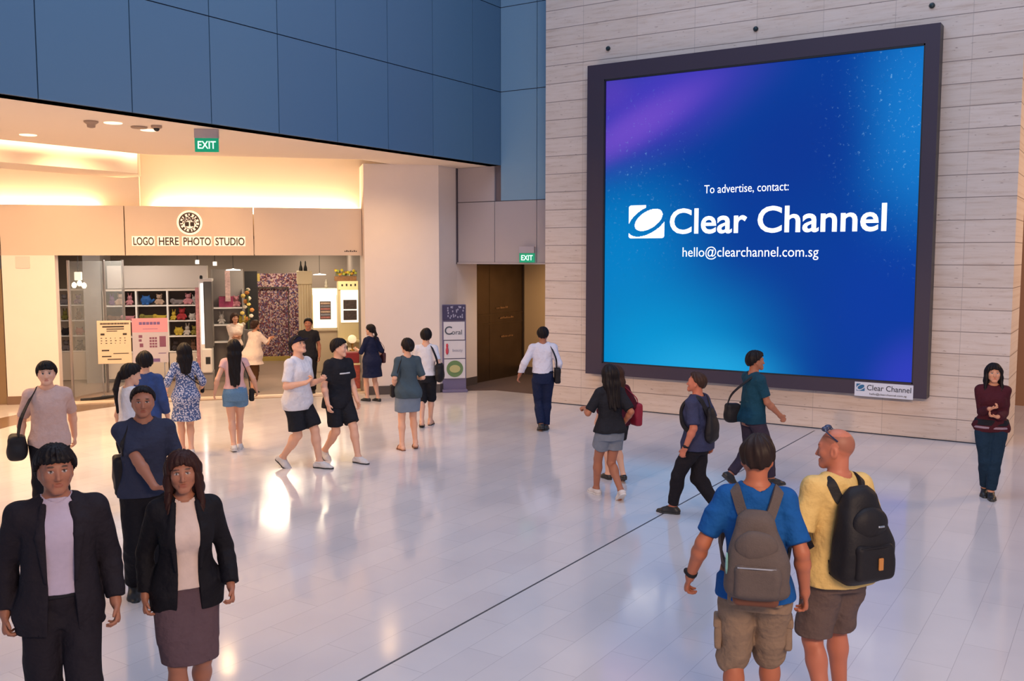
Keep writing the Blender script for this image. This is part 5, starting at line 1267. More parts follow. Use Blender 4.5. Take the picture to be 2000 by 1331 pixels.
# 21 man in teal tee
TEALT = cloth('teal_tee', srgb(20, 62, 82)); GRJ = cloth('dark_grey_jeans', srgb(58, 50, 66))
P21, R21 = person('man in a teal t-shirt and dark grey jeans walking right under the screen', place(1466, 948, -62),
       dict(sex='m', height=1.81, res=.0065, skin='tan', footL=(-.06, -.32, .7, 8), footR=(.06, .24, 0, 8), handL=(.05, .20, -.50), handR=(.03, .26, -.44), head=(-8, -2, 0), seed=31, gripR=50),
       [('top', 't_shirt', TEALT, dict(hem=.84, sleeve=.72, o=.018, flare=.02, wr=.007)), ('legs', 'jeans', GRJ, dict(upto=1.93, o=.018, o2=.026, wr=.007)), ('shoes', 'shoe', (SHOEK, SOLEK)), ('hair', 'hair', M_HAIR, dict(style='short'))])
hangbag(P21, R21, BAGK, 'black sling bag behind the waist of the man in the teal t-shirt', -1, (.07, .10, .12), x=-.06, y=-.20, z=.95, cross=True, strapw=.03, name='sling_bag', round_=True, rnd=.05)
# 22 man in blue tee with grey-brown backpack, nearest on the right
ROYAL = cloth('royal_blue_tee', srgb(20, 80, 146)); KHAKI = cloth('khaki_shorts', srgb(134, 112, 94)); BPB = mat('grey_brown_canvas', srgb(88, 76, 72), .85, noise=.12, nscale=40, bump=.35, bscale=120)
def p_cargo(p, root, m):
    p.add('cargo_shorts', p.legs_cloth(upto=1.0, o=.030, o2=.050, top_=1.02, wr=.009), m, root)
    for sg in (-1, 1):
        A, K = p.hip[sg], p.knee[sg]; c = A + (K - A) * .66 + V(sg * .094, 0, 0); F = small_field(c, .16, .006)
        F.box(c, (.020, .070, .085), None, .015, k=.0); F.wrinkle(.003, 14, 3); q = p.add('cargo_pocket', F, m, root)
        G = small_field(c, .16, .006); G.box(c + V(sg * .003, 0, .065), (.022, .074, .025), None, .012, k=0); p.add('pocket_flap', G, m, q)
    for sg in (-1, 1):
        c = p.T(V(sg * .085, -.135, .90)); F = small_field(c, .12, .005); F.box(c, (.058, .018, .062), None, .012, k=0); p.add('back_pocket', F, m, root)
P22, R22 = person('man in a royal blue t-shirt and khaki cargo shorts seen from behind', placeh(1480, 850, 1.93, 2),
       dict(sex='m', height=1.93, res=.005, skin='bronze', fat=.97, shw=.93, footL=(-.10, -.06, .0, 8), footR=(.10, .10, .0, 8), handL=(.19, .06, -.475), handR=(.11, .0, -.50), head=(0, -4, 0), hairup=.018, seed=32, gripL=40, gripR=35, lean=.03),
       [('top', 't_shirt', ROYAL, dict(hem=.86, sleeve=.80, o=.018, flare=.022, sl_o=.026, wr=.010)), ('fn', 'shorts', KHAKI, dict(f=p_cargo)), ('fn', 'belt', mat('brown_belt', srgb(110, 62, 36), .6), dict(f=lambda p, r, m: belt(p, r, m, .99, .034, .035))),
        ('shoes', 'shoe', (SHOEK, SOLEW)), ('hair', 'hair', M_HAIRD, dict(style='crop', vol=1.1)), ('fn', 'watch', BAGK, dict(f=lambda p, r, m: watch(p, r, m, -1)))])
_c = P22.T(V(0, -.205, 1.12))
_st = small_field(_c + V(-.15, -.02, -.06), .1, .005); _st.ell(_c + V(-.150, -.035, -.03), (.008, .045, .06), None, k=0)
_bs = small_field(_c + V(0, 0, -.25), .26, .006); _bs.box(_c + V(0, .01, -.215), (.118, .07, .035), None, .03, k=0)
backpack(P22, R22, BPB, BPB, 'grey-brown canvas backpack on the man in the royal blue t-shirt', w=.155, hgt=.225, d=.095, off=.205, zc=1.12,
         extra=(('round_patch', _st, mat('patch_teal_white', srgb(120, 170, 165), .5, noise=.8, nscale=25)), ('leather_base', _bs, mat('brown_leather', srgb(104, 58, 36), .6))))
# 23 man in yellow tee with black backpack
YEL = cloth('yellow_tee', srgb(214, 182, 116)); BRS = cloth('brown_grey_shorts', srgb(96, 80, 76))
def p_shades(p, root, m):
    for i, sg in enumerate((-1, 1)):
        F = small_field(p.H(sg * .035, .055, 1.735), .07, .004); F.ell(p.H(sg * .034, .050, 1.722), (.028, .022, .016), p.HR, k=0)
        if i == 0: a = p.add('sunglasses', F, m, root)
        else: p.add('lens', F, m, a)
    p.strap([p.H(-.078, -.03, 1.66), p.H(-.076, .02, 1.70), p.H(-.055, .05, 1.722), p.H(0, .066, 1.727), p.H(.055, .05, 1.722), p.H(.076, .02, 1.70), p.H(.078, -.03, 1.66)], .006, .006, 'temple', m, a)
P23, R23 = person('balding man in a yellow t-shirt and brown-grey shorts with sunglasses on his head', placeh(1640, 836, 1.91, 40),
       dict(sex='m', height=1.91, res=.0055, skin='ruddy', fat=1.05, shw=1.0, stubble=.45, footL=(-.13, -.12, .15, 8), footR=(.13, .08, 0, 8), handL=(.04, .22, -.30), handR=(.10, .16, -.44), dirL=(0, 1, .1), head=(38, 2, 0), seed=33, lean=.03),
       [('top', 't_shirt', YEL, dict(hem=.84, sleeve=.82, o=.020, flare=.024, sl_o=.028, wr=.010)), ('legs', 'shorts', BRS, dict(upto=.90, o=.030, o2=.046, wr=.008)), ('shoes', 'shoe', (SHOEK, SOLEW)), ('fn', 'sg', mat('shade_lens', (.03, .04, .09), .15), dict(f=p_shades))])
_c = P23.T(V(0, -.215, 1.15)); _tg = small_field(_c + V(.02, -.14, -.14), .08, .004); _tg.box(_c + V(.02, -.136, -.12), (.016, .006, .035), None, .004, k=0)
_lg = small_field(_c + V(.03, -.12, .08), .06, .004); _lg.box(_c + V(.03, -.118, .085), (.022, .006, .006), None, .003, k=0)
backpack(P23, R23, BAGK, BAGK, 'big black backpack with an orange tag on the man in the yellow t-shirt', w=.17, hgt=.26, d=.105, off=.215, zc=1.15,
         extra=(('orange_tag', _tg, mat('tag_orange', srgb(180, 120, 60), .6)), ('silver_badge', _lg, M_STEEL)), m2=BAGK)
# 24 woman at the right edge of the screen wall
RAG = cloth('maroon_sleeves', srgb(70, 26, 36)); DKJN = cloth('deep_teal_jeans', srgb(24, 46, 66))
P24, R24 = person('woman in a maroon and black jumper and deep blue jeans, arms folded, far right', place(1930, 970, 184),
       dict(sex='f', height=1.68, res=.006, skin='warm', fat=1.05, footL=(-.02, .10, 0, 6), footR=(.04, -.06, .15, 6), handL=(-.10, .25, -.30), handR=(-.10, .27, -.20), dirL=(-1, .2, .1), dirR=(-1, .3, .3), head=(4, -6, 0), seed=34, gripR=50, gripL=40, frontlocks=1),
       [('top', 'jumper', RAG, dict(hem=.86, sleeve=1.92, o=.024, sl_o=.016, flare=.012, wr=.008)), ('legs', 'jeans', DKJN, dict(upto=1.93, o=.020, o2=.030, wr=.007)), ('shoes', 'shoe', (SHOEK, SOLEK)), ('hair', 'hair', M_HAIR, dict(style='long', vol=1.15, length=.2)),
        ('fn', 'x', cloth('stripe_grey', srgb(150, 130, 145)), dict(f=lambda p, r, m: belt(p, r, m, .92, .041, .03, 'pale_stripe'))), ('fn', 'x', K_TEE, dict(f=lambda p, r, m: belt(p, r, m, .985, .041, .075, 'black_stripe')))])
# ------------------------------------------------------------------ the photo studio shop; local axes: x along the front, y into the shop
def sthing(name, label, cat, s, d, z=0, group=None, rot=0): return thing(name, label, cat, shp(s, d, z), SA + rot, group)
M_SWALL = mat('shop_taupe_wall', (0.34, 0.29, 0.25), 0.8); M_SGREY = mat('shop_grey_wall', (0.30, 0.28, 0.27), 0.8)
M_GREYL = mat('pale_grey_panel', (0.50, 0.45, 0.42), 0.6); M_DARKB = mat('dark_brown', (0.05, 0.035, 0.03), 0.7)
def sbox(name, s0, s1, d0, d1, z0, z1, m, label=None):
    bm = BM(); bx(bm, s0, s1, d0, d1, z0, z1); return struct(name, bm, m, label=label, loc=SO, rotz=SA)
sbox('floor.002', -5.6, 3.6, 0.0, 9.6, -0.02, 0.012, mat('shop_floor_brown', (0.27, 0.19, 0.145), 0.35, noise=.12, nscale=2), 'brown floor inside the shop')
sbox('trim_4', -3.66, 2.53, -0.20, 0.0, -0.01, 0.030, mat('cream_sill', (0.78, 0.66, 0.52), 0.35), 'cream stone sill of the shop')
sbox('wall_shop_back', -5.6, 3.6, 9.5, 9.7, 0, 3.4, M_SWALL, 'taupe back wall of the shop')
sbox('wall_shop_left', -5.7, -5.5, 0.32, 9.6, 0, 3.4, M_SGREY)
sbox('wall_shop_right', 2.9, 3.1, 0.62, 9.6, 0, 3.4, M_SWALL)
sbox('ceiling.004', -5.7, 3.4, 0.25, 9.6, 3.38, 3.44, M_SWALL, 'shop ceiling')
sbox('wall_shop_niche', -3.68, -3.30, 3.05, 4.6, 0, 3.38, M_SGREY, 'grey wall end between the two shelf units')
for s_, d_, p_, c_ in ((-2.4, 1.6, 55, (1, .86, .72)), (0.6, 2.6, 55, (1, .80, .58)), (0.8, 5.6, 60, (1, .80, .58)), (2.0, 2.2, 38, (1, .84, .58)), (-4.4, 2.2, 16, (1, .9, .8)), (-1.6, 7.2, 60, (1, .8, .6)), (1.9, 8.2, 50, (1, .8, .6))):  # the deepest ones are added to brighten the back wall
    area('shop_light', shp(s_, d_, 3.33), 0.9, p_, c_, look=shp(s_, d_, 0))
# ---- stuffed toys and boxes
def toy_mesh(kind):
    F = Field((-.2, -.16, -.01), (.2, .16, .36), .012)
    if kind == 'bear':
        F.ell((0, 0, .09), (.085, .075, .095)); F.ell((0, -.01, .225), (.075, .068, .068), k=.01)
        for sg in (-1, 1):
            F.ball((sg * .06, 0, .29), .028, k=.008); F.cone((sg * .07, -.02, .13), (sg * .11, -.07, .08), .03, .026); F.cone((sg * .05, -.05, .04), (sg * .07, -.12, .035), .036, .032)
        F.ell((0, -.07, .21), (.030, .022, .024), k=.008)
    elif kind == 'rabbit':
        F.ell((0, 0, .085), (.075, .07, .09)); F.ball((0, -.01, .20), .066, k=.01)
        for sg in (-1, 1):
            F.cone((sg * .028, 0, .25), (sg * .045, .01, .335), .020, .018, k=.008); F.cone((sg * .06, -.02, .12), (sg * .09, -.06, .08), .024, .02); F.cone((sg * .04, -.05, .035), (sg * .055, -.11, .03), .03, .026)
    elif kind == 'round':
        F.ell((0, 0, .11), (.125, .095, .105)); 
        for sg in (-1, 1): F.cone((sg * .06, 0, .19), (sg * .085, 0, .235), .028, .010, k=.008); F.ell((sg * .05, -.06, .025), (.035, .045, .025))
        F.cone((.10, .02, .06), (.17, .03, .12), .02, .03)
    else:      # long lying toy
        F.cone((-.11, 0, .07), (.10, 0, .075), .068, .06, k=.01); F.ball((-.13, -.03, .10), .07, k=.02); F.cone((.11, 0, .08), (.17, 0, .14), .02, .016)
        for x in (-.08, .07): F.cone((x, -.06, .03), (x - .01, -.12, .025), .028, .022)
    return F.mesh('plush_toy')
TOYM = {k: toy_mesh(k) for k in ('bear', 'rabbit', 'round', 'lying')}
TC = {'pink': (.62, .26, .30), 'blue': (.02, .12, .42), 'green': (.16, .30, .05), 'beige': (.55, .38, .28), 'yellow': (.62, .45, .05), 'red': (.42, .03, .04), 'brown': (.17, .08, .05), 'white': (.6, .55, .52), 'purple': (.16, .07, .22), 'grey': (.25, .21, .22), 'orange': (.6, .20, .03), 'olive': (.25, .22, .04), 'dark': (.035, .025, .03)}
def toy(kind, colr, s, d, z, label, k=1.0, rot=0, group='plush toys on the white shelf unit'):
    me = TOYM[kind].copy(); o = link('plush_toy', me, mat('plush_' + colr, tuple(c * .62 for c in TC[colr]), .95, noise=.2, nscale=25), None, shp(s, d, z), SA + rot); o.scale = (k, k, k)
    tag(o, label, 'soft toy', group)
    if k > .8:
        b_ = BM()
        hz, hy = {'bear': (.235, -.075), 'rabbit': (.21, -.072), 'round': (.13, -.095), 'lying': (.115, -.098)}[kind]; hx = -.13 if kind == 'lying' else 0
        for sg in (-1, 1): bmesh.ops.create_icosphere(b_, subdivisions=1, radius=.009, matrix=Matrix.Translation((hx + sg * .028, hy, hz)))
        obj('eyes', b_, M_BLACK, o)
    return o
# ---- white shelf unit with three bays of four cubbies over cupboards
t = sthing('shelf_unit', 'white shelf unit of open cubbies full of toys behind the shop posters', 'shelf', -2.17, 3.0)
X0, X1 = -1.06, 1.04; cols = [X0, X0 + .70, X0 + 1.40, X1]; rowz = [2.19, 1.83, 1.46, 1.09, .72]
bm = BM(); bx(bm, X0 - .03, X1 + .03, .32, .36, 0, 2.21); bx(bm, X0 - .03, X0, 0, .36, 0, 2.21); bx(bm, X1, X1 + .03, 0, .36, 0, 2.21); bx(bm, X0 - .03, X1 + .03, 0, .36, 2.18, 2.225)
obj('carcass', bm, mat('shelf_offwhite', (.62, .54, .47), .5), t)
for c in cols[1:-1]:
    bm = BM(); bx(bm, c - .02, c + .02, .004, .32, .72, 2.18); obj('divider', bm, M_WHITE, t)
for z in rowz[1:]:
    bm = BM(); bx(bm, X0, X1, .008, .32, z - .018, z + .012); obj('shelf', bm, M_WHITE, t)
bm = BM(); bx(bm, X0, X1, .29, .318, .73, 2.17); obj('back_panel', bm, M_DARKB, t)
for i in range(3):
    bm = BM(); bx(bm, cols[i] + .015, cols[i + 1] - .015, -.012, .01, .10, .69, .004); q = obj('cupboard_door', bm, mat('shelf_offwhite', (.6, .5, .42), .5), t)
    bm = BM(); tube(bm, [(cols[i + 1] - .07, -.02, .45), (cols[i + 1] - .07, -.03, .46), (cols[i + 1] - .07, -.03, .56), (cols[i + 1] - .07, -.02, .57)], .007, 8); obj('handle', bm, M_STEEL, q)
RN = ['top', 'second', 'third', 'bottom']; CN = ['left', 'middle', 'right']
fill = {(0, 0): [('rabbit', 'purple', -.2, .8), ('bear', 'beige', 0, .95), ('rabbit', 'pink', .2, .85)], (0, 1): [('round', 'blue', -.14, 1.0), ('bear', 'beige', .16, .85)], (0, 2): [('lying', 'grey', -.12, .9), ('bear', 'pink', .12, .9), ('rabbit', 'white', .25, .7)],
        (1, 0): [('lying', 'brown', -.15, .85), ('lying', 'pink', .15, .85)], (1, 1): [('lying', 'olive', -.12, .95), ('lying', 'yellow', .17, .9)], (1, 2): [('rabbit', 'yellow', -.22, .75), ('bear', 'red', -.03, .95), ('round', 'white', .2, .7)],
        (2, 0): [('bear', 'brown', -.15, .9), ('rabbit', 'grey', .12, .8)], (2, 1): [('bear', 'orange', -.12, .9), ('round', 'purple', .15, .8)], (2, 2): [('round', 'yellow', -.12, .9), ('rabbit', 'white', .08, .85), ('bear', 'olive', .24, .75)],
        (3, 2): [('bear', 'dark', -.2, .8), ('round', 'orange', .0, .65), ('rabbit', 'brown', .2, .75)], (3, 0): [('lying', 'grey', 0, .9)], (3, 1): [('round', 'beige', 0, .8)]}
KN = {'bear': 'teddy bear', 'rabbit': 'toy rabbit', 'round': 'round plush toy', 'lying': 'lying plush toy'}
for (r, c), L in fill.items():
    for kind, colr, dx, k in L:
        toy(kind, colr, -2.17 + (cols[c] + cols[c + 1]) / 2 + dx, 3.13, rowz[r + 1] + .012, '%s %s in the %s %s cubby of the white shelf unit' % (colr, KN[kind], RN[r], CN[c]), k, random.uniform(-.3, .3))
bm = BM(); bx(bm, -1.10, 1.15, -.02, .26, 2.24, 2.78, .01); tag(obj('header_box', bm, M_GREYL, loc=shp(-2.05, 3.02), rotz=SA), 'plain grey-beige header box above the white shelf unit', 'header')
# ---- narrow shelf rack behind the glass at the far left
t = sthing('shelf_rack', 'narrow shelf rack behind the glass at the left of the shop', 'shelf', -4.1, 3.7)
bm = BM(); bx(bm, -.34, -.30, 0, .32, 0, 2.2); bx(bm, .30, .34, 0, .32, 0, 2.2); bx(bm, -.02, .02, .004, .32, .72, 2.2); bx(bm, -.34, .34, .30, .33, 0, 2.2); bx(bm, -.34, .34, 0, .32, 2.18, 2.22); bx(bm, -.32, .32, 0.01, .3, 0.02, .70); obj('frame', bm, mat('shelf_offwhite', (.6, .5, .42), .5), t)
for z in (1.83, 1.46, 1.09, .72): bm = BM(); bx(bm, -.30, .30, .005, .30, z - .015, z + .012); obj('shelf', bm, M_WHITE, t)
for r, (a, b) in enumerate((('grey', 'purple'), ('olive', 'brown'), ('dark', 'red'), ('grey', 'dark'))):
    for c, colr in enumerate((a, b)):
        toy(['bear', 'rabbit', 'round', 'bear'][r], colr, -4.1 + (-.15, .16)[c], 3.84, (1.83, 1.46, 1.09, .72)[r] + .012, '%s %s on the %s shelf of the narrow rack, %s bay' % (colr, KN[['bear', 'rabbit', 'round', 'bear'][r]], RN[r], CN[c * 2]), .8, 0, 'toys on the narrow rack')
# ---- glass panel with steel posts and a hanging lamp
GLASS = mat('clear_glass', (.8, .85, .85), .04, alpha=.10, spec=.6)
t = thing('glass_panel', 'clear glass panel between steel posts at the left of the shop opening', 'glass panel', shp(-3.48, .34), SA + math.radians(62))
bm = BM(); bx(bm, .02, 1.75, -.006, .006, .06, 2.9); obj('pane', bm, GLASS, t)
for x in (0, 1.12, 1.77): bm = BM(); bx(bm, x - .022, x + .022, -.022, .022, 0.012, 2.92, .004); obj('post', bm, mat('satin_steel', (.45, .42, .42), .3, metal=.8), t)
bm = BM(); tube(bm, [(.95, -.02, .9), (.95, -.06, .92), (.95, -.06, 1.5), (.95, -.02, 1.52)], .014, 10); obj('handle', bm, M_STEEL, t)
t = sthing('pendant_lamp', 'small pendant lamp cluster hanging behind the glass at the left', 'lamp', -3.50, 1.5, 2.32)
bm = BM(); tube(bm, [(0, 0, .3), (0, 0, 1.06)], .008, 6); obj('cord', bm, M_BLACK, t)
bm = BM(); bx(bm, -.07, .07, -.07, .07, .16, .34, .01); obj('box_shade', bm, mat('lamp_glass', (.8, .72, .55), .3, emit=1.2), t)
for x, z in ((-.09, .0), (.02, .04), (.11, -.01)):
    bm = BM(); lathe(bm, [(.012, .08), (.045, .05), (.055, .0), (.03, -.045), (.004, -.05)], 14, (x, 0, z + .04)); obj('bulb', bm, mat('bulb_glow', (1, .88, .6), .3, emit=2.6), t, smooth=True)
# ---- two poster boards on a stand
def poster(s, w, z0, z1, label, face, build):
    t = sthing('poster_board', label, 'poster', s, .6, 0, 'poster boards in the shop opening')
    bm = BM(); bx(bm, -w / 2, w / 2, 0, .02, z0, z1, .004); f = obj('board', bm, face, t); build(f, w, z0, z1)
    for x in (-w * .38, w * .38): bm = BM(); tube(bm, [(x, .03, z0 + .1), (x, .05, .03)], .011, 8); obj('leg', bm, M_STEEL, t)
    bm = BM(); bx(bm, -w * .45, w * .45, -.06, .18, .012, .03, .004); obj('foot', bm, M_STEEL, t)
INKB = mat('print_black', (.03, .022, .02), .6); INKV = mat('print_violet', (.16, .10, .28), .6)
def marks(f, name, m, L):
    k = BM()
    for x0, x1, z0, z1 in L: bx(k, x0, x1, -.004, .001, z0, z1)
    obj(name, k, m, f)
def pb1(f, w, z0, z1):
    H = z1 - z0; L = []; R_ = random.Random(3); r = lambda a, b: R_.uniform(a, b)
    x = -w * .40
    while x < w * .44: ww = r(.018, .034); L.append((x, x + ww * .7, z1 - .085, z1 - .045)); x += ww
    L += [(-w * .34, w * .30, z1 - .145, z1 - .115), (-w * .22, w * .30, z1 - .19, z1 - .17), (-w * .22, w * .1, z1 - .23, z1 - .215)]
    L += [(-w * .40, -w * .28, z1 - .31, z1 - .27), (w * .26, w * .38, z1 - .31, z1 - .27)]
    for row in range(3):
        for c in range(6):
            xx = -w * .40 + c * w * .14; L.append((xx, xx + .03 * r(.4, 1.2), z1 - .38 - row * .055, z1 - .365 - row * .055))
    L += [(-w * .38, -w * .16, z0 + .27, z0 + .30), (-w * .04, w * .42, z0 + .21, z0 + .225), (-w * .38, -w * .1, z0 + .145, z0 + .17), (-w * .22, w * .20, z0 + .085, z0 + .105)]
    marks(f, 'print', INKB, L)
poster(-2.68, .67, .72, 1.64, 'cream poster board with black schedule print, left of the pink one', mat('poster_cream', (.78, .62, .46), .6), pb1)
def pb2(f, w, z0, z1):
    k = BM(); bx(k, -w / 2, w / 2, -.003, .001, z1 - .30, z1); obj('pink_band', k, mat('poster_pink', (.75, .30, .38), .6), f)
    marks(f, 'print', INKV, [(-w * .30 + i * w * .1, -w * .30 + i * w * .1 + w * .085, z1 - .14, z1 - .08) for i in range(6)] + [(-w * .2, w * .22, z1 - .235, z1 - .225), (-w * .38, -w * .3, z0 + .10, z0 + .11), (w * .22, w * .44, z0 + .195, z0 + .21), (w * .02, w * .26, z0 + .02, z0 + .09)])
    marks(f, 'print', mat('print_plum', (.20, .07, .14), .6), [(-w * .32, -w * .22, z1 - .42, z1 - .36), (-w * .32, -w * .24, z1 - .50, z1 - .45), (-w * .30, -w * .20, z1 - .62, z1 - .54)] + [(w * (-.02 + .075 * i), w * (.04 + .075 * i), z1 - .45 - .06 * j, z1 - .41 - .06 * j) for i in range(3) for j in range(4)] + [(w * .26, w * .44, z1 - .62, z1 - .39)])
poster(-1.96, .72, .72, 1.68, 'poster board with a pink band over a pale grey lower half', mat('poster_grey', (.50, .47, .56), .6), pb2)
# ---- slim bright photo booth frame
t = sthing('photo_booth', 'slim white photo booth with a bright vertical light strip', 'photo booth', -.83, 1.2)
bm = BM(); bx(bm, -.15, -.05, 0, .6, .42, 2.46, .01); obj('side_panel', bm, M_WHITE, t)
bm = BM(); bx(bm, -.115, -.06, -.012, .0, 1.05, 2.40); obj('light_strip', bm, mat('cool_strip', (.9, .95, 1), .3, emit=2.2), t)
bm = BM(); bx(bm, -.05, .12, .03, .6, .95, 2.44, .01); obj('screen_panel', bm, mat('dim_panel', (.09, .09, .09), .4), t)
bm = BM(); bx(bm, -.16, .13, 0, .62, 2.44, 2.50, .01); obj('top_cap', bm, M_WHITE, t)
bm = BM(); bx(bm, -.12, .10, -.08, .5, .40, .95, .03); obj('lower_body', bm, M_WHITE, t)
bm = BM(); bx(bm, -.04, .06, -.086, -.078, .60, .76); obj('slot_cover', bm, M_BLACK, t)
bm = BM(); bx(bm, -.13, .11, -.02, .6, .012, .40, .01); obj('plinth', bm, mat('booth_grey', (.25, .23, .22), .6), t)
bm = BM(); lathe(bm, [(.03, 0), (.035, .03), (.03, .07), (.005, .08)], 12, (-.1, .08, 2.5)); obj('camera_knob', bm, M_BLACK, t)
bm = BM(); bx(bm, -.045, .045, 0, .03, .35, 2.3); tag(obj('banner', bm, mat('banner_print', (.45, .22, .26), .7, noise=.6, nscale=14), loc=shp(-1.04, 1.55), rotz=SA), 'narrow reddish printed banner left of the photo booth light strip', 'banner')
for s_, z_, l_ in ((-1.12, 2.86, 'left'), (-.72, 2.82, 'right')):
    t = sthing('spotlight', 'bright white spotlight over the white shelf unit, %s one' % l_, 'spotlight', s_, 3.0, z_, 'spotlights over the shelf unit')
    bm = BM(); bx(bm, -.05, .05, -.05, .05, -.05, .06, .01); obj('housing', bm, M_WHITE, t); bm = BM(); bx(bm, -.036, .036, -.058, -.05, -.036, .045); obj('lens', bm, mat('spot_lens', (1, .95, .85), .3, emit=3.0), t)
    bm = BM(); tube(bm, [(0, 0, .06), (0, 0, 3.38 - z_)], .008, 6); obj('stem', bm, M_BLACK, t)
# ---- grey shelf unit
t = sthing('display_shelf', 'grey display shelf with white boards behind the woman in the pale blouse', 'shelf', -.45, 3.3)
bm = BM(); bx(bm, -.40, .36, .3, .34, 0, 2.68); bx(bm, -.40, -.37, 0, .34, 0, 2.68); bx(bm, .33, .36, 0, .34, 0, 2.2); obj('frame', bm, mat('booth_grey', (.25, .23, .22), .6), t)
for z in (1.74, 1.32, .9): bm = BM(); bx(bm, -.37, .33, 0, .30, z - .02, z + .015); obj('shelf', bm, M_WHITE, t)
bm = BM(); bx(bm, -.06, .06, -.01, .02, 1.9, 2.65); obj('banner', bm, mat('banner_red', (.5, .34, .32), .7, noise=.6, nscale=18), t); t.children[-1].location = (-.23, 0, 0)
bm = BM(); bx(bm, -.17, .17, -.11, .11, 0, .26, .008); tag(obj('gift_box', bm, mat('magenta_print', (.28, .03, .09), .5, noise=.5, nscale=20), loc=shp(-.50, 3.46, 1.756), rotz=SA), 'magenta printed box on the upper board of the grey display shelf', 'box')
for i, (s_, z_, kk, cc) in enumerate(((-.24, 1.756, 'bear', 'pink'), (-.1, 1.335, 'round', 'yellow'), (-.6, 1.335, 'rabbit', 'white'))): toy(kk, cc, s_ - .02, 3.46, z_, '%s %s on the grey display shelf' % (cc, KN[kk]), .9, 0, 'toys on the grey display shelf')
t = sthing('flower_arrangement', 'orange and cream flower arrangement beside the grey display shelf', 'flowers', .02, 3.1, .012)
bm = BM(); lathe(bm, [(.10, 0), (.12, .2), (.09, .9), (.11, 1.2)], 16); obj('pedestal', bm, mat('booth_grey', (.25, .23, .22), .6), t)
rg = random.Random(8)
for i in range(14):
    F = Field((-.075, -.075, -.075), (.075, .075, .075), .01)
    for q in range(5): F.ell((.028 * math.cos(q * 1.257), .028 * math.sin(q * 1.257), .0), (.03, .03, .018), k=.004)
    F.ball((0, 0, .012), .02, k=.003); me = F.mesh('blossom'); me.transform(Matrix.Rotation(rg.uniform(.6, 2.2), 4, 'X'))
    link('blossom', me, mat(['blossom_orange', 'blossom_cream', 'blossom_gold'][i % 3], [(.5, .2, .05), (.6, .5, .38), (.5, .35, .08)][i % 3], .8), t, loc=(rg.uniform(-.14, .12), rg.uniform(-.1, .1), 1.26 + i * .07))
bm = BM(); tube(bm, [(0, 0, 1.18), (.02, 0, 1.7), (-.01, .0, 2.2)], .02, 8); obj('stems', bm, mat('stem_green', (.06, .09, .03), .8), t)
bm = BM(); bx(bm, -.16, .16, 0, .05, 0.012, 2.62); tag(obj('doorway_shade_sheet', bm, M_BLACK, loc=shp(.08, 4.4), rotz=SA), 'black sheet put in for the dark of a doorway between flowers and patterned booth', 'panel')  # black sheet stands in for the shade inside a doorway
# ---- patterned booth with its curtain
PAT = mat('patterned_print', (.2, .1, .15), .8)
_n, _l, _b = nodes_of(PAT); _t = _n.new('ShaderNodeTexCoord'); _v = _n.new('ShaderNodeTexVoronoi'); _v.inputs['Scale'].default_value = 30; _l.new(_t.outputs['Object'], _v.inputs['Vector'])
_r = ramp(PAT.node_tree, [(0, srgb(70, 40, 62)), (.18, srgb(120, 60, 66)), (.34, srgb(176, 146, 156)), (.5, srgb(84, 76, 118)), (.66, srgb(190, 165, 150)), (.84, srgb(120, 74, 84)), (1, srgb(140, 120, 150))], 'CONSTANT')
_s = _n.new('ShaderNodeSeparateXYZ'); _l.new(_v.outputs['Color'], _s.inputs[0]); _l.new(_s.outputs[0], _r.inputs[0]); _l.new(_r.outputs[0], _b.inputs['Base Color'])
t = sthing('patterned_booth', 'tall photo booth covered in a small mauve pattern at the back', 'photo booth', .80, 7.0, .012)
bm = BM(); bx(bm, -.70, -.60, 0, 1.0, .12, 2.50); bx(bm, -.62, .28, 0, .08, 2.10, 2.50); bx(bm, .27, .36, 0, 1.0, .12, 2.50); bx(bm, .36, .76, .02, 1.0, .12, 2.50); obj('shell', bm, PAT, t)
bm = BM()
for i in range(10): bx(bm, -.58 + i * .083, -.58 + (i + 1) * .083 - .004, .10 - .02 * (i % 2), .13 - .02 * (i % 2), .12, 2.08)
obj('curtain', bm, PAT, t)
bm = BM(); bx(bm, -.60, -.575, -.012, .02, .12, 2.12); bx(bm, .245, .27, -.012, .02, .12, 2.12); bx(bm, -.60, .27, -.012, .02, 2.09, 2.12); obj('door_trim', bm, M_DARKB, t)
bm = BM(); bx(bm, -.72, .77, -.02, 1.0, 0, .12); obj('yellow_base', bm, mat('yellow_base', (.45, .32, .08), .6), t)
bm = BM(); bx(bm, -.70, -.52, -.01, .0, 2.28, 2.50); obj('corner_badge', bm, mat('badge_gold', (.6, .45, .12), .5, noise=.4, nscale=20), t)
# ---- cream fluted column
t = sthing('column', 'cream fluted column between the patterned booth and the lit machines', 'column', 1.46, 5.0, .012)
bm = BM()
for i in range(5): tube(bm, [(-.14 + i * .07, 0, .06), (-.14 + i * .07, 0, 2.24)], .04, 10)
obj('fluted_shaft', bm, mat('column_cream', (.68, .56, .38), .5), t)
bm = BM(); bx(bm, -.21, .19, -.08, .12, 2.24, 2.6, .02); obj('capital', bm, mat('column_cream', (.68, .56, .38), .5), t)
bm = BM(); bx(bm, -.19, .19, -.07, .1, 0, .08, .01); obj('base', bm, mat('column_cream', (.68, .56, .38), .5), t)
for i, x in enumerate((-.1, .02)):
    bm = BM(); lathe(bm, [(.05, 0), (.045, .08), (.02, .16), (.018, .24), (.004, .27)], 12); tag(obj('bottle', bm, M_BLACK, loc=shp(1.46 + x, 5.02, 2.613), rotz=SA, smooth=True), ['left', 'right'][i] + ' dark bottle on top of the cream fluted column', 'bottle', 'bottles on the column')
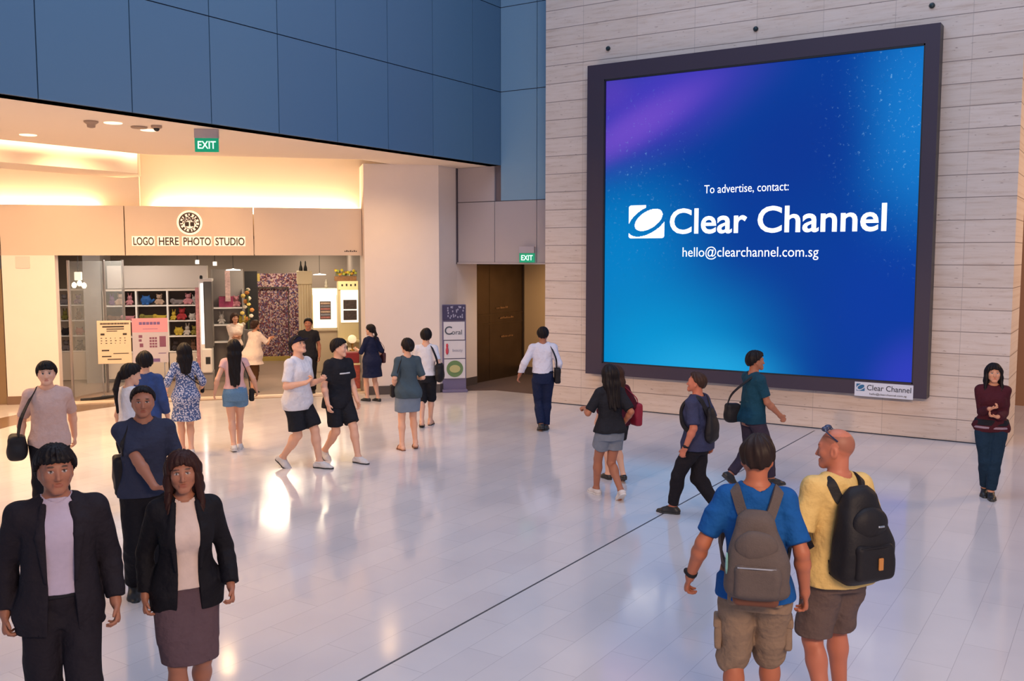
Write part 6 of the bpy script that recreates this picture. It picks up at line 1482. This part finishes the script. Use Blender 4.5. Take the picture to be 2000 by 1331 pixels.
# ---- lit vending machines
M_LITW = mat('lit_white', (1.0, .90, .72), .4, emit=1.25); M_KY = mat('kiosk_cream', (.72, .60, .34), .4)
t = sthing('photo_machine', 'white lit photo machine with a picture panel, left of the two', 'photo machine', 1.92, 4.0, .012)
bm = BM(); bx(bm, -.32, .32, .02, .5, 1.12, 2.16, .02); obj('cabinet', bm, M_KY, t)
bm = BM(); bx(bm, -.30, .30, 0, .02, 1.14, 2.0); obj('lit_front', bm, M_LITW, t)
bm = BM(); bx(bm, -.31, .31, -.02, .02, 2.0, 2.16, .005); obj('lit_header', bm, mat('lit_header', (1, .95, .85), .4, emit=1.8), t)
bm = BM(); bx(bm, -.13, .15, -.012, 0, 1.36, 1.83); pp = obj('picture_panel', bm, mat('picture_dark', (.10, .07, .07), .5), t)
for i in range(6): bm = BM(); bx(bm, -.11, .13, -.018, -.012, 1.39 + i * .073, 1.39 + i * .073 + .045); obj('photo_strip', bm, mat(['strip_rose', 'strip_grey', 'strip_beige'][i % 3], [(.42, .16, .15), (.22, .22, .26), (.48, .34, .26)][i % 3], .5, noise=.5, nscale=30), pp)
bm = BM(); bx(bm, -.34, .36, -.10, .5, 1.06, 1.12, .01); obj('ledge', bm, mat('kiosk_wood', (.50, .40, .28), .5), t)
bm = BM(); bx(bm, -.33, .35, -.06, .5, 0, 1.06, .01); obj('counter_body', bm, mat('kiosk_wood', (.50, .40, .28), .5), t)
F = Field((-.1, -.1, -.02), (.1, .1, .26), .01); F.ell((0, 0, .05), (.05, .04, .05)); F.ell((0, 0, .14), (.04, .035, .06)); F.ball((0, 0, .21), .028, k=.01)
o = link('figurine', F.mesh('figurine'), mat('figurine_white', (.55, .5, .42), .5), None, shp(1.98, 4.25, 2.172), SA); tag(o, 'small pale figurine on top of the white lit photo machine', 'figurine')
t = sthing('photo_machine', 'lit photo machine with a cream header and dark sample panels, against the right pier', 'photo machine', 2.50, 3.6, .012)
bm = BM(); bx(bm, -.28, .25, .02, .27, 0, 2.36, .01); obj('cabinet', bm, M_KY, t)
bm = BM(); bx(bm, -.26, .24, -.01, .02, 2.14, 2.36); hh = obj('header_panel', bm, mat('header_cream', (.85, .72, .35), .4, emit=.35), t)
marks(hh, 'header_marks', INKB, [(-.18 + i * .11, -.14 + i * .11, 2.23, 2.28 + .01 * (i % 2)) for i in range(4)]); hh.children[-1].location = (0, -.012, 0)
bm = BM(); bx(bm, -.20, .24, 0, .02, 1.30, 2.13); obj('lit_front', bm, M_LITW, t)
for i, (a, b) in enumerate(((1.64, 1.88), (1.36, 1.61))): bm = BM(); bx(bm, -.14, .20, -.012, 0, a, b); obj('sample_panel', bm, mat('sample_dark', (.07, .05, .045), .4, noise=.8, nscale=18), t)
bm = BM(); bx(bm, -.27, .24, -.25, .02, .80, .86, .01); obj('ledge', bm, M_KY, t)
t = sthing('planter_box', 'patterned planter box of yellow flowers on top of the right photo machine', 'planter', 2.46, 3.6, 2.375)
bm = BM(); bx(bm, -.30, .25, .02, .3, 0, .12, .01); obj('box', bm, mat('planter_brown', (.30, .14, .06), .7, noise=.5, nscale=20), t)
for i in range(22):
    me = bpy.data.meshes.get('yellow_blossom')
    if me is None:
        F = Field((-.05, -.05, -.04), (.05, .05, .05), .008)
        for q in range(5): F.ell((.02 * math.cos(q * 1.257), .02 * math.sin(q * 1.257), .0), (.02, .02, .012), k=.003)
        me = F.mesh('yellow_blossom'); me.materials.append(None)
    o = bpy.data.objects.new('blossom', me); COL.objects.link(o); o.parent = t; o.location = (-.27 + (i % 11) * .05, .03 + .08 * (i // 11), .15 + rg.uniform(0, .13)); o.rotation_euler = (rg.uniform(.6, 2), rg.uniform(-.5, .5), 0)
    o.material_slots[0].link = 'OBJECT'; o.material_slots[0].material = mat(['bl_yellow', 'bl_lime', 'bl_amber'][i % 3], [(.7, .55, .05), (.45, .5, .08), (.6, .3, .04)][i % 3], .8)
bm = BM()
for i in range(14): x = -.27 + i * .04; tube(bm, [(x, .08, .10), (x + rg.uniform(-.02, .02), .06, .26)], .008, 5)
obj('leaves', bm, mat('leaf_green', (.10, .16, .04), .8), t)
# hanging discs of light deeper in the shop
for s_, d_, w_, l_ in ((-.30, 3.0, .17, 'flat white hanging lamp above the grey display shelf'), (1.85, 5.0, .17, 'flat white hanging lamp above the lit photo machines')):
    t = sthing('disc_lamp', l_, 'lamp', s_, d_, 2.66 if d_ < 4 else 2.5); bm = BM(); lathe(bm, [(w_, 0), (w_, .02), (.04, .035), (.01, .05)], 24); obj('shade', bm, mat('disc_glow', (1, .95, .85), .4, emit=1.6), t); bm = BM(); tube(bm, [(0, 0, .04), (0, 0, .8)], .006, 6); obj('cord', bm, M_BLACK, t)
# ---- counter things at the right end
t = sthing('counter', 'cream counter at the right end of the shop opening', 'counter', 2.18, 1.1, .012)
bm = BM(); bx(bm, -.22, .30, -.02, .9, .74, .80, .01); obj('worktop', bm, mat('kiosk_wood', (.50, .40, .28), .5), t); bm = BM(); bx(bm, -.20, .28, 0, .88, 0, .74); obj('cabinet', bm, mat('counter_beige', (.45, .38, .30), .5), t)
for nm, lab, cat, s_, d_, z0, sz, m_ in (('photo_printer', 'black photo printer on the counter, lower of two', 'printer', 2.12, 1.25, .812, (.15, .12, .12), M_BLACK), ('paper_tray', 'white paper tray on top of the black photo printer', 'tray', 2.12, 1.25, .936, (.14, .11, .05), M_WHITE), ('card_reader', 'dark card reader on the white paper tray', 'card reader', 2.10, 1.25, .988, (.08, .07, .10), M_DARKB)):
    bm = BM(); bx(bm, -sz[0], sz[0], -sz[1], sz[1], 0, sz[2] - .002, .012); o = tag(obj(nm, bm, m_, loc=shp(s_, d_, z0), rotz=SA), lab, cat)
    bm = BM(); bx(bm, -sz[0] * .6, sz[0] * .6, -sz[1] - .004, -sz[1] + .002, sz[2] * .35, sz[2] * .6); obj('front_slot', bm, M_STEEL, o)
t = sthing('globe_lamp', 'cream glowing globe lamp on a gold foot at the end of the counter', 'lamp', 2.38, 1.25, .812)
bm = BM(); lathe(bm, [(.07, 0), (.06, .02), (.02, .05), (.03, .14), (.05, .18)], 16); obj('foot', bm, mat('gold_foot', (.45, .25, .07), .3, metal=.6), t)
F = Field((-.14, -.14, .1), (.14, .14, .45), .012); F.ball((0, 0, .27), .10); o = link('globe', F.mesh('globe'), mat('globe_glow', (.9, .72, .45), .5, emit=.7), t)
t = sthing('red_bin', 'red and gold patterned cabinet beside the woman in the navy dress', 'cabinet', 2.30, .35, .012)
bm = BM(); bx(bm, -.16, .16, -.14, .14, .05, .58, .01); obj('body', bm, mat('red_pattern', (.35, .07, .05), .5, noise=.9, nscale=14), t)
bm = BM(); bx(bm, -.15, .15, -.13, .13, .62, .86, .02); obj('red_top', bm, mat('deep_red', (.22, .015, .02), .5), t)
bm = BM(); bx(bm, -.17, .17, -.15, .15, .58, .62, .005); obj('rim', bm, M_KY, t); bm = BM(); bx(bm, -.17, .17, -.15, .15, 0, .05, .005); obj('base', bm, M_KY, t)
# door stop and cable on the shop floor at the left
bm = BM(); tube(bm, [shp(-3.3, .12, .035), shp(-3.1, .10, .035), shp(-2.85, .30, .035), shp(-2.66, .52, .035)], [.022, .03, .03, .022], 8, flat=1.3); tag(obj('floor_mat_roll', bm, M_BLACK), 'black rolled strip lying on the floor behind the shop sill', 'floor strip')

# ---- shop sign: round emblem and lettering standing on a lit backing
t = sthing('shop_sign', 'back-lit shop sign with a round black emblem over thin capital letters', 'sign', -1.02, -.012, 3.0)
M_HALO = mat('sign_halo', (1.0, .78, .60), .5, emit=.62); M_SIGN = mat('sign_brown', (.03, .016, .012), .6)
XR = Matrix.Rotation(PI / 2, 4, 'X')
bm = BM(); lathe(bm, [(.255, 0), (.255, .012)], 40, M=Matrix.Translation((-.02, .012, .70)) @ XR); obj('emblem_halo', bm, M_HALO, t)
bm = BM()
def ring(bm, r0, r1, y0, y1, cx, cz, n=40, a0=0, a1=2 * PI):
    for i in range(n):
        u, v = a0 + (a1 - a0) * i / n, a0 + (a1 - a0) * (i + 1) / n
        P_ = [(r * math.cos(w), r * math.sin(w)) for r, w in ((r0, u), (r1, u), (r1, v), (r0, v))]
        A = [bm.verts.new((cx + p[0], y0, cz + p[1])) for p in P_]; B = [bm.verts.new((cx + p[0], y1, cz + p[1])) for p in P_]
        bm.faces.new(A); bm.faces.new(B[::-1])
        for q in range(4): bm.faces.new((A[q], A[(q + 1) % 4], B[(q + 1) % 4], B[q]))
ring(bm, .188, .212, -.012, 0, -.02, .70)
for a in range(0, 360, 24): ring(bm, .14, .186, -.012, 0, -.02, .70, 4, math.radians(a), math.radians(a + (15 if a % 48 else 9)))
for i in range(26):
    a = i * 2.39; r_ = .012 + .0235 * math.sqrt(i); ring(bm, .004, .011 + .004 * (i % 3), -.012, 0, -.02 + r_ * math.cos(a) * 1.0, .735 + abs(r_ * math.sin(a)) * .75, 8)
for sg in (-1, 1): bx(bm, -.02 + sg * .052 - .040, -.02 + sg * .052 + .040, -.014, 0, .625, .715, .012)
for sg in (-1, 1): ring(bm, .06, .075, -.012, 0, -.02 + sg * .052, .67, 16, 0 if sg > 0 else PI / 2, PI / 2 if sg > 0 else PI)
ring(bm, .10, .112, -.012, 0, -.02, .68, 16, math.radians(215), math.radians(325))
obj('emblem', bm, M_SIGN, t)
x = -1.14; words = (('LOGO', .44), ('HERE', .43), ('PHOTO', .585), ('STUDIO', .63))
for wd, wl in words:
    me = text_mesh(wd, .225, .012, 0.0035, 'LEFT', maxw=wl - .04)
    bm = BM(); bx(bm, x - .02, x + wl - .02, .004, .014, .215, .415, .003); hl = obj('word_halo', bm, M_HALO, t)
    link('lettering', me, M_SIGN, hl, loc=(x, -.004, .237)); x += wl + .055
# small dark scribble of writing at the right end of the fascia
t2 = BM()
for i in range(7): bx(t2, -.14 + i * .04, -.115 + i * .04, -.004, .004, .0, .02 + .012 * (i % 2))
tag(obj('small_sign', t2, M_SIGN, loc=shp(2.28, -.005, 3.10), rotz=SA), 'tiny line of dark writing at the lower right end of the fascia', 'sign')
bm = BM(); bx(bm, -.13, .13, -.008, .004, -.12, .12, .002); tag(obj('wall_notice', bm, mat('notice_white', (.75, .60, .55), .5), loc=shp(-4.25, -.005, 2.88), rotz=SA), 'pale square notice high on the left cream pier', 'notice')

# ---- advertising stand with four boards by the right pier
(pl_, rz_) = place(888, 766, 0)
t = thing('advert_stand', 'tall blue advertising stand with four stacked boards by the right pier', 'advert stand', pl_, rz_ + math.radians(8))
bm = BM(); bx(bm, -.27, .27, .06, .14, .05, 1.94, .01); bx(bm, -.28, .28, -.10, .22, .0, .06, .01); obj('stand_body', bm, mat('stand_violet', (.16, .14, .26), .4), t)
def board(z0, z1, m, x=0, w=.235):
    k = BM(); bx(k, x - w, x + w, .02, .05, z0, z1, .004); q = obj('board', k, m, t)
    return q
q = board(1.60, 1.93, mat('photo_navy', (.035, .03, .10), .4), 0, .25)
q['label'] = 'dark blue photo board at the top of the stand'
k = BM(); rg2 = random.Random(5)
for i in range(26): xx, zz = rg2.uniform(-.14, .22), rg2.uniform(1.63, 1.90); bx(k, xx - .012, xx + .012, .012, .021, zz - .02, zz + .02)
obj('photo_figures', k, mat('photo_pale', (.35, .36, .52), .6), q)
M_BW = mat('board_white', (.66, .66, .72), .5)
q = board(1.16, 1.56, M_BW); q['label'] = 'white board with large grey serif lettering'
link('lettering', text_mesh('C', .26, .006, .002), mat('print_slate', (.06, .08, .11), .6), q, loc=(-.13, .016, 1.28)); link('lettering', text_mesh('oral', .15, .006, 0), mat('print_slate', (.06, .08, .11), .6), q, loc=(.06, .016, 1.28))
q = board(.75, 1.14, M_BW, .01); q['label'] = 'white board with a small red figure'
k = BM(); lathe(k, [(.005, 0), (.03, .04), (.035, .10), (.02, .17), (.028, .20), (.02, .24), (.004, .25)], 12, (-.16, .016, .83)); obj('red_figure', k, mat('print_red', (.55, .06, .10), .6), q)
link('lettering', text_mesh('beauty', .085, .004, 0), mat('print_pale', (.28, .30, .40), .6), q, loc=(.07, .016, .90))
q = board(.30, .73, M_BW, .01); q['label'] = 'white board with a round green emblem'
k = BM(); lathe(k, [(.185, 0), (.185, .008)], 36, M=Matrix.Translation((.01, .022, .515)) @ XR); g1 = obj('green_disc', k, mat('disc_green', (.13, .24, .10), .6), q)
k = BM(); lathe(k, [(.12, 0), (.12, .008)], 32, M=Matrix.Translation((.01, .014, .515)) @ XR @ Matrix.Diagonal((1, .72, 1, 1))); obj('cream_centre', k, mat('disc_cream', (.48, .48, .22), .6), g1)
